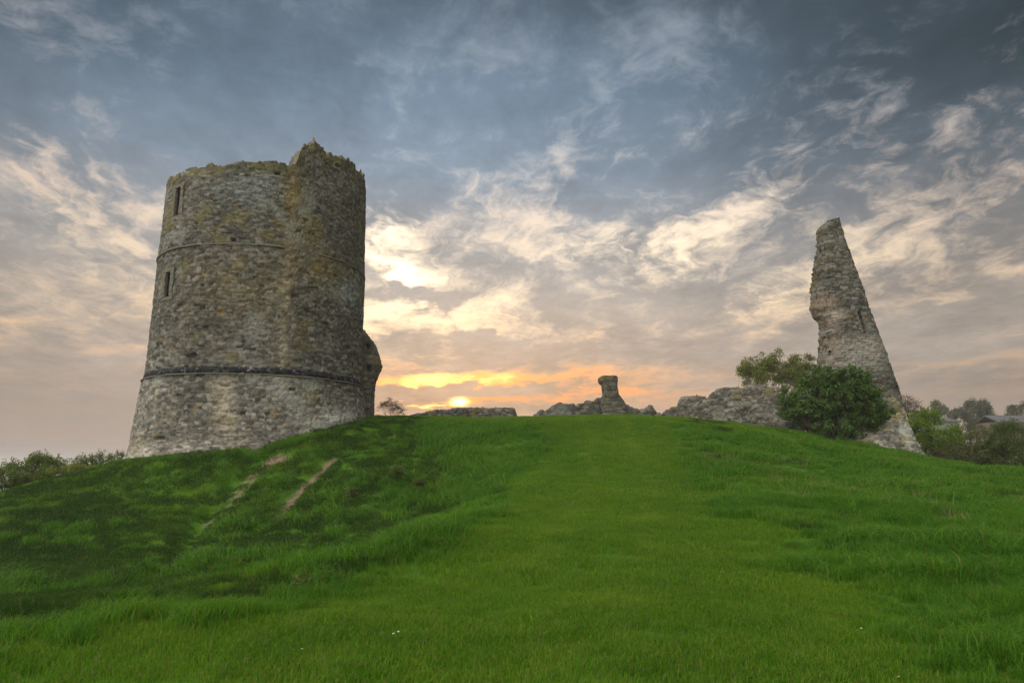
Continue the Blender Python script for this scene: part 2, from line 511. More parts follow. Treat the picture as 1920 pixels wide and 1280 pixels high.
def terrain_base(x, y):
    x = np.asarray(x, float); y = np.asarray(y, float)
    cx, cy = np.clip(x, -38, 50), np.clip(y, -14, 88)
    zin = TPS(cx, cy)
    dist = np.hypot(x - cx, y - cy)
    a = x / (np.maximum(y, -30) + 60.0)
    far = -26 + 31 * sst(.12, .42, a) * sst(-10, 60, y + x)
    wgt = sst(0, 60, dist)
    return zin * (1 - wgt) + far * wgt


def seg_dist(x, y, pts):
    """distance to a polyline and how far along it (0..1)"""
    best = np.full(np.shape(x), 1e9); al = np.zeros(np.shape(x)); n = len(pts) - 1
    for i in range(n):
        (x0, y0), (x1, y1) = pts[i][:2], pts[i + 1][:2]
        L2 = (x1 - x0) ** 2 + (y1 - y0) ** 2
        tt = np.clip(((x - x0) * (x1 - x0) + (y - y0) * (y1 - y0)) / L2, 0, 1)
        d = np.hypot(x - (x0 + tt * (x1 - x0)), y - (y0 + tt * (y1 - y0)))
        b = d < best; best = np.where(b, d, best); al = np.where(b, (i + tt) / n, al)
    return best, al


def hit(px, py, Y0=5.0, Y1=60.0):
    """where the sight line through a pixel meets the terrain"""
    kx, kz = ray(px, py)
    Y = np.linspace(Y0, Y1, 1500)
    zt = terrain_base(kx * Y, Y)
    below = np.nonzero(EYE + kz * Y <= zt)[0]
    i = below[0] if len(below) else len(Y) - 1
    return np.array((kx * Y[i], Y[i], zt[i]))


TRAIL_A = [hit(*q) for q in ((520, 858), (497, 868), (470, 888), (452, 912), (428, 938), (402, 960), (382, 978))]
TRAIL_B = [hit(*q) for q in ((640, 845), (612, 868), (585, 895), (560, 922), (535, 948), (500, 975), (470, 992))]
DITCH = [hit(*q) for q in ((480, 845), (440, 890), (405, 925), (375, 970), (330, 1035), (270, 1090))]
PATH = [(-1.2, 1.0), (-.7, 5.6), (0.5, 9.4), (1.9, 14.3), (3.7, 24), (4.6, 31.5), (5.0, 38), (6, 48)]


def path_mask(x, y):
    d, al = seg_dist(x, y, PATH)
    half = 2.9 + 0.4 * sst(.2, .8, al)
    n = fbm(np.stack([x, y, x * 0], -1), 0.35, 4, 71) * 2.4
    return 1 - sst(half - 0.9, half + 0.9, d + n)


def roughness_of_turf(x, y):
    """0 = mown short, 1 = long and tussocky"""
    pm = path_mask(x, y)
    plateau = sst(33, 38, y) * (1 - sst(10, 16, np.abs(x - 3)))
    tower_slope = sst(23, 28, y) * (1 - sst(-9, -3, x))
    left_bank = (1 - sst(-8, -2, x)) * (1 - sst(9, 13, y)) * 0.5
    r = 1 - np.maximum.reduce([pm, plateau, tower_slope * 0.75, left_bank])
    right = sst(2.5, 5, x - 0.12 * y)
    hollow = (1 - sst(-4, 0, x - 0.1 * y)) * sst(10, 14, y)
    r = r * (0.45 + 0.55 * np.maximum(right, hollow))
    n = fbm(np.stack([x, y, x * 0], -1), 0.5, 3, 72)
    return np.clip(r * (1 + 1.0 * n), 0, 1)


def shaded_rank_zone(x, y):
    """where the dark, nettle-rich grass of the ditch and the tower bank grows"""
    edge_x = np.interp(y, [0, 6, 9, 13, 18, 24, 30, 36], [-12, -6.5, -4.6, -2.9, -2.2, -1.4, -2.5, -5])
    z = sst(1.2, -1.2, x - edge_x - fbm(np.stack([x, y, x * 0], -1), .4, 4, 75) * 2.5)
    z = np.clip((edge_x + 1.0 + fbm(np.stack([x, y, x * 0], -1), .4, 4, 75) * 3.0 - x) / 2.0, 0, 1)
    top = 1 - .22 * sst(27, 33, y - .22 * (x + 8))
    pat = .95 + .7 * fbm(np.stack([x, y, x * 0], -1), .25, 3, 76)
    spots = sst(.10, .24, fbm(np.stack([x, y * .7, x * 0], -1), .8, 3, 78)) * sst(3.5, 5.5, x - 0.12 * y) * .62  # shaded tussocks on the right, their shade put into the darker grass
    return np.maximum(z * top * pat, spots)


def dirt_mask(x, y):
    n = fbm(np.stack([x, y, x * 0], -1), 1.6, 4, 73)
    da, aa = seg_dist(x, y, TRAIL_A); db, ab = seg_dist(x, y, TRAIL_B)
    wa = 0.18 + 0.34 * np.sin(np.clip(aa, 0, 1) * 9.0 + 0.7) ** 2
    ma = (1 - sst(wa * 0.5, wa, da + n * 1.3)) * sst(-.22, -.02, n + 0.1 * np.cos(aa * 20))
    mb = (1 - sst(0.14, 0.30, db + n * 0.16)) * (1 - sst(.6, .95, ab)) * sst(0.0, .1, ab)
    return np.clip(np.maximum(ma, mb), 0, 1)


def terrain(x, y):
    x = np.asarray(x, float); y = np.asarray(y, float)
    z = terrain_base(x, y)
    near = 1 - sst(50, 90, np.hypot(x, y - 25))
    p = np.stack([x, y, x * 0], -1)
    z = z + near * (fbm(p, 0.28, 3, 60) * 0.22 + fbm(p, 1.1, 3, 61) * 0.05 * (0.5 + roughness_of_turf(x, y)))
    # terracettes: little steps worn along the steep tower slope
    slope_zone = sst(18, 24, y) * (1 - sst(-8, -3, x)) * near
    z = z + slope_zone * 0.018 * np.sin((y + 0.25 * x + fbm(p, 0.3, 3, 62) * 4) * 6.0)
    da, _ = seg_dist(x, y, TRAIL_A); db, _ = seg_dist(x, y, TRAIL_B); dd, _ = seg_dist(x, y, DITCH)
    z = z - near * (0.12 * np.exp(-(da / 0.45) ** 2) + 0.22 * np.exp(-(db / 0.35) ** 2) + 0.30 * np.exp(-(dd / 0.5) ** 2))
    dh, _ = seg_dist(x, y, ((-16, 14), (-10, 16.5), (-5.5, 19.5), (-3.2, 24), (-3.2, 28)))
    z = z - near * .45 * np.exp(-(dh / 2.2) ** 2)
    dr, _ = seg_dist(x, y, ((-8, 7.5), (-4.2, 9.5), (-2.0, 13), (-.2, 19), (1.2, 25)))
    z = z + near * .14 * np.exp(-(dr / 1.1) ** 2)
    far_n = sst(80, 200, np.hypot(x, y))
    return z + far_n * fbm(p, 0.012, 3, 63) * 3.0


def axis(lo, hi, step, far, n):
    core = np.arange(lo, hi + step / 2, step)
    g_ = np.geomspace(step, far, n)
    return np.concatenate([lo - np.cumsum(g_)[::-1], core, hi + np.cumsum(g_)])


ax = axis(-34, 38, 0.2, 900, 40); ay = axis(-6, 60, 0.2, 1400, 40)
GX, GY = np.meshgrid(ax, ay, indexing='xy')
GZ = terrain(GX, GY) - .05 * (1 - dirt_mask(GX, GY))      # soil lies below the thatch
m, t, out = new_mat('turf_soil')
co = objco(t)
n1 = noise(co, 0.5, 5, 0.6); n2 = noise(co, 9.0, 5, 0.65)
grass_c = ramp(n1 * 0.5 + n2 * 0.5, [(.3, (.03, .09, .009)), (.5, (.06, .135, .011)), (.7, (.10, .18, .018))])
soil_c = ramp(n2, [(.3, (.10, .072, .045)), (.7, (.27, .205, .14))])
colr = mix(X(attr_node(t, 'dirt').outputs['Fac']), grass_c, soil_c)
principled(t, out, colr, 1.0, 0.05, n2, 0.8, 0.05)
ground = structure(mesh_from('ground', np.stack([GX, GY, GZ], -1).reshape(-1, 3), grid_faces(len(ay), len(ax)), m, attr={'dirt': dirt_mask(GX, GY)}))

m, t, out = new_mat('estuary_water')
nw = noise(objco(t), 0.08, 4)
principled(t, out, (.10, .14, .18), 0.25, 0.5, nw, 0.15, 0.3)
sx = np.array([-14000, -6000, -2000, -700, -250, -120.]); sy = np.array([-6000, -1000, 0, 300, 1200, 4000, 14000.])
SX, SY = np.meshgrid(sx, sy)
water = structure(mesh_from('water', np.stack([SX, SY, SX * 0 - 22.0], -1).reshape(-1, 3), grid_faces(len(sy), len(sx)), m))

# ------------------------------------------------------------------ round tower
def tower_radius(z):
    return np.interp(z, [0.0, 1.0, 1.8, 2.6, 4.2, 5.78, 5.86, 6.0, 9.0, 12.0, 16.5, 19], [6.6, 6.35, 6.12, 6.0, 5.84, 5.70, 5.62, 5.60, 5.54, 5.48, 5.38, 5.34])


def on_tower(px, py):
    """angle round the tower (0 = facing the camera, + to the right) and height at a pixel"""
    kx, kz = ray(px, py); h = math.hypot(1, kx)
    al = math.atan(kx) + math.radians(20.45); R = 5.5
    s_ = 40 * math.sin(al)
    d = 40 * math.cos(al) - math.sqrt(max(R * R - s_ * s_, 0.0))
    th = math.asin(max(-1, min(1, s_ / R)))
    return th, EYE + kz * d / h


def tower_xy(th, r):
    b = math.radians(-110.45) + th        # direction from the axis to the camera is (sin20.45, -cos20.45)
    b = math.radians(-90 + 20.45) + th
    return TOWER[0] + np.cos(b) * r, TOWER[1] + np.sin(b) * r


rim_px = [(313, 331), (330, 324), (360, 314), (400, 307), (440, 304), (480, 302), (520, 303), (550, 306), (553, 300), (555.5, 290), (558, 277), (564, 269), (572, 263), (583, 260), (594, 264), (600, 268), (604, 280), (615, 283), (632, 287), (648, 291), (660, 302), (672, 312), (683, 326)]
rim = [on_tower(*q) for q in rim_px]
rim_th = np.array([q[0] for q in rim]); rim_z = np.array([q[1] for q in rim])
o_ = np.argsort(rim_th); rim_th, rim_z = rim_th[o_], rim_z[o_]
NT, NZ = 720, 330
th = np.linspace(-math.pi, math.pi, NT, endpoint=False)
ztop = np.interp(th, np.concatenate([[-math.pi], rim_th, [1.75, 2.1, 2.6, math.pi]]), np.concatenate([[13.0], rim_z, [17.0, 15.0, 13.5, 13.0]]))
n1d = np.stack([np.cos(th) * 5.4, np.sin(th) * 5.4, th * 0], -1)
ids_t, _ = masonry(th * 5.4, th * 0 + 99.0, 0.28, 0.3, 77)
ztop = ztop + fbm(n1d, 1.3, 4, 5) * 0.14
ztop = np.where(ztop > 16.75, np.floor(ztop / .24 + ids_t[..., 2]) * .24 - .04, ztop) + (ids_t[..., 0] - 0.5) * 0.22
zb = 0.2
tt = np.linspace(0, 1, NZ)
Z = zb + tt[:, None] * (ztop[None, :] - zb)
TH = np.repeat(th[None, :], NZ, 0)
R0 = tower_radius(Z)
U, Vv = TH * 5.5, Z + .22 * fbm(np.stack([Z * 0, Z * 2.2, Z * 0], -1), 1.0, 2, 19)
ids, edge = masonry(U, Vv, 0.25, 0.135, 3)
ids2, edge2 = masonry(U, Vv, 0.24, 0.105, 8)
lower = sst(11.4, 12.6, Z + fbm(np.stack([U, Vv, U * 0], -1), 0.4, 3, 6))
pick = lower[..., None] > 0.5
ids = np.where(pick, ids2, ids); edge = np.where(pick[..., 0], edge2, edge)
P0 = np.stack([TOWER[0] + np.cos(TH) * R0, TOWER[1] + np.sin(TH) * R0, Z], -1)
relief = sst(0.0, 0.14, edge) * (0.035 + 0.06 * ids[..., 2]) + fbm(P0, 0.45, 3, 12) * 0.07 + fbm(P0, 2.5, 3, 13) * 0.05
# some stones have fallen out
gone = (ids[..., 1] > 0.988) & (edge > 0.05)
relief = relief - gone * 0.16
Rr = R0 + relief - 0.08
col = stone_colour(ids, edge, P0, 1, 1.0)
col = np.where(gone[..., None], col * 0.7, col)


def gz(px, py, sx_, sy_, rot=0):
    t0, z0_ = on_tower(px, py); du = (TH - t0) * 5.4; dz_ = Z - z0_
    c_, s__ = math.cos(rot), math.sin(rot)
    return np.exp(-0.5 * (((du * c_ + dz_ * s__) / sx_) ** 2 + ((dz_ * c_ - du * s__) / sy_) ** 2))


def tint(col, mask, c, amt, br=True):
    a_ = np.clip(mask * amt, 0, 1)[..., None]
    return col * (1 - a_) + a_ * np.array(c) * (0.6 + 0.8 * ids[..., 1])[..., None]


nsp = fbm(P0, 2.2, 4, 30) + 0.5
col = tint(col, gz(543, 365, .22, .6) * nsp * 2, (.32, .19, .03), 0.7)
col = tint(col, gz(545, 345, .5, 1.2) * nsp * 1.6, (.20, .16, .06), 0.5)
col = tint(col, gz(535, 500, .35, 1.6) * nsp * 1.6, (.22, .175, .08), 0.45)
col = tint(col, gz(600, 500, 1.0, .7) * nsp * 1.6, (.2, .15, .045), 0.6)
col = tint(col, gz(470, 540, 2.0, 1.0) * nsp * 1.3, (.19, .155, .08), 0.6)
col = tint(col, gz(640, 545, .8, .6) * nsp * 1.6, (.26, .28, .285), 0.6)
col = tint(col, gz(475, 350, 1.2, .7) * nsp * 1.6, (.24, .265, .27), 0.5)
col = tint(col, gz(527, 620, .16, 1.6) * nsp * 1.5, (.36, .31, .23), 0.8)
col = tint(col, gz(520, 655, .35, .7) * nsp * 1.6, (.32, .27, .19), 0.6)
col = tint(col, gz(432, 770, .3, .9, .2) * nsp * 1.6, (.36, .31, .23), 0.8)
col = tint(col, gz(600, 785, 1.4, .35, .2) * nsp * 1.8, (.34, .335, .31), 0.8)
col = tint(col, gz(330, 845, 2.0, .25, .1) * nsp * 1.8, (.34, .32, .28), 0.7)
rimm = sst(1.1, 0.1, ztop[None, :] - Z)
rimm = np.clip(1 - (ztop[None, :] - Z) / 0.9, 0, 1)
col = tint(col, rimm * nsp * 1.5, (.14, .125, .045), 0.75)
foot = np.clip(1 - (Z - 1.6) / 4.2, 0, 1)
col = col * (1 + 0.34 * sst(0.0, .12, foot))[..., None]      # the battered foot is built of paler stone


# arrow slits and putlog holes are real recesses
def recess(px, py, wid, hgt, depth):
    global Rr, col
    t0, z0_ = on_tower(px, py)
    ins = (np.abs((TH - t0) * 5.4) < wid / 2) & (np.abs(Z - z0_) < hgt / 2)
    Rr = np.where(ins, R0 - depth, Rr)
    return t0, z0_


slits = [recess(344, 372, .84, 1.5, 2.05), recess(328.5, 530, .82, 1.3, 2.05)]
for q in ((446, 449, .22, .18, .4), (318, 643, .15, .15, .3), (638, 574, .14, .2, .3), (381, 665, .15, .12, .3), (620, 672, .3, .1, .15), (333, 822, .5, .14, .22), (470, 327, .3, .1, .2), (520, 324, .25, .12, .2), (660, 480, .14, .14, .2)):
    recess(*q)
bx, by = tower_xy(TH, Rr)
outer = np.stack([bx, by, Z], -1)
# wall top and inner face
rings = []
for inset in np.linspace(.12, 2.1, 16):
    x_, y_ = tower_xy(th, Rr[-1] - inset)
    idr, edr = masonry(th * (5.4 - inset), th * 0 + inset + 30, .26, .2, 78)
    rings.append(np.stack([x_, y_, ztop + fbm(np.stack([x_, y_, x_ * 0], -1), 2.5, 3, 15) * .35 + (idr[:, 0] - .5) * .22 * sst(0, .1, edr)], -1))
for zz in np.linspace(1, 0, 30)[1:]:
    x_, y_ = tower_xy(th, R0[-1] * 0 + 3.25 + 0.05 * np.sin(th * 40))
    rings.append(np.stack([x_, y_, 2.0 + zz * (ztop - 2.0)], -1))
full = np.concatenate([outer, np.stack(rings, 0)], 0)
col_in = stone_colour(*masonry(np.repeat(th[None], len(rings), 0) * 4, np.array([r_[:, 2] + .13 * i_ for i_, r_ in enumerate(rings)]), .28, .14, 5), np.stack(rings, 0), 5)
tower = empty('round_tower', 'tall round rubble stone castle tower with dark flint band and broken rim', 'tower', (TOWER[0], TOWER[1], 0))
full[..., 0] -= TOWER[0]; full[..., 1] -= TOWER[1]
mesh_from('wall', full.reshape(-1, 3), grid_faces(full.shape[0], NT, True)[:, ::-1], STONE, np.concatenate([col, col_in], 0), tower)


def ring_band(name, z0_, z1_, out_, mat, parent, wob, gaps=None, seed=0, n=720, cols=None):
    """a thin band of masonry laid proud of the tower face"""
    t_ = np.linspace(-math.pi, math.pi, n, endpoint=False)
    pn = np.stack([np.cos(t_) * 5, np.sin(t_) * 5, t_ * 0], -1)
    w0 = fbm(pn, .8, 4, seed) * wob; w1 = fbm(pn, 1.6, 4, seed + 3) * wob
    zl, zh = z0_ + w0, z1_ + w1
    g_ = np.ones(n) if gaps is None else sst(-.12, .0, fbm(pn, .9, 3, seed + 7) + gaps)
    ext = out_ * g_ * (1 + 1.2 * fbm(pn, 3.0, 3, seed + 9))
    pr = []
    for zz, e in ((zl, -.25 + 0 * ext), (zl, ext), ((zl + zh) / 2, ext * 1.1), (zh, ext), (zh, -.25 + 0 * ext)):
        x_, y_ = tower_xy(t_, tower_radius(zz) + e)
        pr.append(np.stack([x_ - TOWER[0], y_ - TOWER[1], zz], -1))
    V_ = np.stack(pr, 0)
    return mesh_from(name, V_.reshape(-1, 3), grid_faces(5, n, True)[:, ::-1], mat, cols, parent)


zband = on_tower(460, 694)[1]; zs = on_tower(480, 458)[1]
ring_band('flint_band', zband - .14, zband + .14, .022, FLINT, tower, .10, None, 21)
ring_band('plinth_course', zband - .20, zband - .15, .05, ASHLAR, tower, .05, None, 23)
ring_band('string_course', zs - .045, zs + .03, .055, ASHLAR, tower, .05, .03, 31)


def box_verts(x0, x1, y0, y1, z0_, z1_, j=0.0, rng=None):
    v = np.array([(x, y, z) for z in (z0_, z1_) for x, y in ((x0, y0), (x1, y0), (x1, y1), (x0, y1))], float)
    if j: v += (rng.random(v.shape) - .5) * j
    return v


BOXF = np.array([(0, 3, 2, 1), (4, 5, 6, 7), (0, 1, 5, 4), (1, 2, 6, 5), (2, 3, 7, 6), (3, 0, 4, 7)])


def boxes(name, lst, mat, parent, bevel=0.015):
    V_ = np.concatenate(lst); F_ = np.concatenate([BOXF + 8 * i for i in range(len(lst))])
    o = mesh_from(name, V_, F_, mat, None, parent, smooth=False)
    if bevel:
        b = o.modifiers.new('bevel', 'BEVEL'); b.width = bevel; b.segments = 2
    return o


rng = np.random.default_rng(5)
for (t0, z0_), hgt in zip(slits, (1.5, 1.28)):
    fr = []
    rr = float(tower_radius(np.array(z0_)))

    def blk(u0, u1, z0b, z1b):
        v = box_verts(u0, u1, -.10, .03 + rng.random() * .02, z0b, z1b, .012, rng)
        a_ = t0 + v[:, 0] / rr; x_, y_ = tower_xy(a_, rr + v[:, 1])
        return np.stack([x_ - TOWER[0], y_ - TOWER[1], v[:, 2]], -1)
    hw = .22; zz = z0_ - hgt / 2
    while zz < z0_ + hgt / 2 - .05:
        h_ = min(.22 + rng.random() * .14, z0_ + hgt / 2 - zz)
        fr.append(blk(-hw - .22 - rng.random() * .1, -hw, zz + .006, zz + h_)); fr.append(blk(hw, hw + .22 + rng.random() * .1, zz + .006, zz + h_)); zz += h_
    fr.append(blk(-.52, .52, z0_ + hgt / 2 + .005, z0_ + hgt / 2 + .2)); fr.append(blk(-.54, .54, z0_ - hgt / 2 - .16, z0_ - hgt / 2))
    boxes('arrow_slit_frame', fr, ASHLAR, tower)


# ------------------------------------------------------------------ lofted ruins (standing fragments)
def interp_outline(rows, Y, zs_):
    """rows of (py, xl, xr) read at distance Y -> left/right x at heights zs_"""
    z_ = [at(960, r_[0], Y)[2] for r_ in rows]
    L = [at(r_[1], r_[0], Y)[0] for r_ in rows]; R_ = [at(r_[2], r_[0], Y)[0] for r_ in rows]
    o = np.argsort(z_)
    z_, L, R_ = np.array(z_)[o], np.array(L)[o], np.array(R_)[o]
    return np.interp(zs_, z_, L), np.interp(zs_, z_, R_), z_[0], z_[-1]


def loft(name, rows, Y, depth_f, depth_b, mat, parent, origin, zfoot, nz=200, nr=300, rough_left=0.0, rough=0.06, cw=.34, ch=.18, seed=1, light=1.0, rough_top=0.1, colfn=None, power=0.8, lichen=1.0, holes=()):
    ztop_ = at(960, rows[0][0], Y)[2]
    zz = np.concatenate([np.linspace(zfoot, ztop_, nz), np.full(6, ztop_)])
    L, R_, z0_, z1_ = interp_outline(rows, Y, zz)
    shrink = np.ones(len(zz)); shrink[nz:] = np.array([.93, .8, .6, .4, .2, .02])
    cx = (L + R_) / 2; hw = (R_ - L) / 2 * shrink
    a_ = np.linspace(0, 2 * math.pi, nr, endpoint=False)
    ca, sa = np.cos(a_), np.sin(a_)
    fx = np.sign(ca) * np.abs(ca) ** power; fy = np.sign(sa) * np.abs(sa) ** power
    df = np.array([depth_f(h) for h in zz]); db = np.array([depth_b(h) for h in zz])
    Xp = cx[:, None] + hw[:, None] * fx[None]
    Yp = Y + np.where(fy[None] < 0, df[:, None], db[:, None]) * fy[None] * shrink[:, None]
    Zp = np.repeat(zz[:, None], nr, 1)
    P = np.stack([Xp, Yp, Zp], -1)
    nrm = np.stack([fx[None] / np.maximum(hw[:, None], .3), fy[None] / np.maximum(np.where(fy[None] < 0, df[:, None], db[:, None]), .3), Zp * 0], -1)
    nrm /= np.maximum(np.linalg.norm(nrm, axis=-1, keepdims=True), 1e-6)
    seg = np.linalg.norm(np.diff(np.concatenate([P, P[:, :1]], 1), axis=1), axis=-1)
    # arc length measured from the middle of the front so that courses line up
    u = Xp - cx.mean()
    side_ = np.abs(fx)[None] > 0.92
    u = np.where(fy[None] > 0, u + 50, u) + np.where(side_, (Yp - Y) * np.sign(fx)[None], 0)
    ids_, edge_ = masonry(u, Zp, cw, ch, seed)
    lw = rough_left * np.clip((-fx[None] - 0.05) / 0.6, 0, 1)
    d = sst(0, .25, edge_) * (.04 + .07 * ids_[..., 2]) + fbm(P, .5, 3, seed + 2) * rough * 2.0 + fbm(P, 2.2, 3, seed + 3) * rough + lw * (fbm(P, 1.1, 4, seed + 4) * 1.6 + (ids_[..., 0] - .5) * .35)
    d = (d - .085) * np.minimum(1, hw / 1.3 + .15)[:, None]
    d[nz:] *= 0.5
    P = P + nrm * d[..., None]
    tp = np.clip(1 - (ztop_ - Zp) / .6, 0, 1)
    P[..., 2] += tp * (fbm(P, 1.6, 3, seed + 5) * rough_top * 2 + (ids_[..., 1] - .5) * rough_top)
    c = stone_colour(ids_, edge_, P, seed + 6, light, lichen=lichen)
    if colfn: c = colfn(c, P, ids_, fx, fy)
    for hx, hz, hw_, hh, hd, tilt in holes:
        ins = (np.abs(P[..., 0] - hx - (P[..., 2] - hz) * tilt) < hw_ / 2) & (np.abs(P[..., 2] - hz) < hh / 2) & (fy[None] < 0)
        P[..., 1] = np.where(ins, P[..., 1] + hd, P[..., 1])
    V_ = (P - np.array(origin)).reshape(-1, 3)
    Fq = grid_faces(len(zz), nr, True)
    return mesh_from(name, V_, Fq, mat, c, parent)


# stub of curtain wall still bonded to the tower's far side
rows = [(618, 660, 678), (628, 655, 688), (640, 655, 700), (662, 655, 707), (685, 655, 714), (700, 655, 709), (720, 655, 701), (750, 655, 698), (800, 655, 699)]
wstub = loft('curtain_wall_stub', rows, 40.5, lambda z: .9, lambda z: 1.2, STONE, tower, (TOWER[0], TOWER[1], 0), 3.3, 150, 220, 0, .16, cw=.3, ch=.15, seed=51, rough_top=.35, power=.6, holes=((at(689, 649, 39.6)[0], at(689, 649, 39.6)[2], .22, .36, .6, 0), (at(691, 689, 39.6)[0], at(691, 689, 39.6)[2], .24, .38, .6, 0)))

# the leaning-looking spire: what is left of the second round tower
SPY = 42.0
rows = [(413, 1558, 1569), (417, 1548, 1571), (424, 1540, 1573), (434, 1533, 1577), (450, 1533, 1581), (480, 1532, 1591), (520, 1527, 1605), (545, 1521, 1614), (575, 1521, 1622), (594, 1527, 1628), (606, 1537, 1632), (640, 1541, 1644), (672, 1539, 1655), (690, 1534, 1661), (720, 1525, 1671), (745, 1515, 1679), (790, 1500, 1690), (830, 1488, 1706), (848, 1480, 1716), (865, 1474, 1731), (885, 1468, 1742)]
kx, kz = ray(1610, 845)
sp_base = np.array((kx * SPY, SPY, 1.0))
spire = empty('ruined_tower', 'tapering spire of broken round tower leaning over dark ivy bush', 'tower', tuple(sp_base))


rows_sp = rows


def sp_front(z): return float(np.interp(z, [0, 3, 6, 10, 18], [3.0, 2.5, 2.0, 1.5, .5]))
def sp_back(z): return float(np.interp(z, [0, 3, 6, 10, 18], [2.2, 1.9, 1.5, 1.1, .5]))


def on_spire(px, py):
    Y_ = SPY - 1.0
    for _ in range(12):
        p = at(px, py, Y_)
        L_, R_, _, _ = interp_outline(rows_sp, SPY, np.array([p[2]])); c_, h_ = (L_[0] + R_[0]) / 2, (R_[0] - L_[0]) / 2
        ca_ = min(abs((p[0] - c_) / h_), .98) ** (1 / .8); Y_ = .5 * Y_ + .5 * (SPY - sp_front(p[2]) * (1 - ca_ * ca_) ** .4)
    return at(px, py, Y_)


def sp_col(c, P, ids_, fx, fy):
    z = P[..., 2]
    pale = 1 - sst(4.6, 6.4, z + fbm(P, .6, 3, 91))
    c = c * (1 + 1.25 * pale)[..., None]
    g_ = lambda px, py, sx_, sz_: np.exp(-.5 * (((P[..., 0] - on_spire(px, py)[0]) / sx_) ** 2 + ((z - on_spire(px, py)[2]) / sz_) ** 2)) * (fy < 0.3)[None]
    for px, py, a_, b_, cc, am in ((1560, 593, .35, .22, (.42, .37, .31), .9), (1545, 570, .5, .5, (.25, .19, .14), .7), (1556, 640, .3, .9, (.24, .18, .13), .6), (1552, 620, .25, .15, (.3, .3, .29), .7), (1600, 660, 1.2, .6, (.28, .265, .23), .6), (1640, 655, .6, .8, (.30, .285, .25), .5)):
        k_ = (g_(px, py, a_, b_) * am)[..., None]; c = c * (1 - k_) + k_ * np.array(cc)
    return c


hx, _, hz = on_spire(1616, 604)
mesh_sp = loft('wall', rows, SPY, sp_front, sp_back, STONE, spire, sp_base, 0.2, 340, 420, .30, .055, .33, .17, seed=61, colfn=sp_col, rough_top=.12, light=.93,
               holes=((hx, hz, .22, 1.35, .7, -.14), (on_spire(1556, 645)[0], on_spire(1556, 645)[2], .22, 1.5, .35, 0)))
fr = []
for i in range(5):
    for s_ in (-1, 1):
        zc = hz - .66 + i * .27; xc = hx - (zc + .13 - hz) * .14 + s_ * .17
        Lx, Rx, _, _ = interp_outline(rows_sp, SPY, np.array([zc + .13])); cc_, hh_ = (Lx[0] + Rx[0]) / 2, (Rx[0] - Lx[0]) / 2
        ca_ = min(abs((xc - cc_) / hh_), .97) ** (1 / .8); yf = SPY - sp_front(zc) * (1 - ca_ * ca_) ** .4 - .24
        b_ = box_verts(xc - .06, xc + .06, yf + .2, yf + .9, zc + .005, zc + .26, .015, rng)
        fr.append(b_ - sp_base)
boxes('arrow_slit_frame', fr, ASHLAR, spire)

# pillar of masonry on a heap of rubble
PY = 60.0
kx, kz = ray(1150, 783)
pl_base = np.array((kx * PY, PY, 4.1))


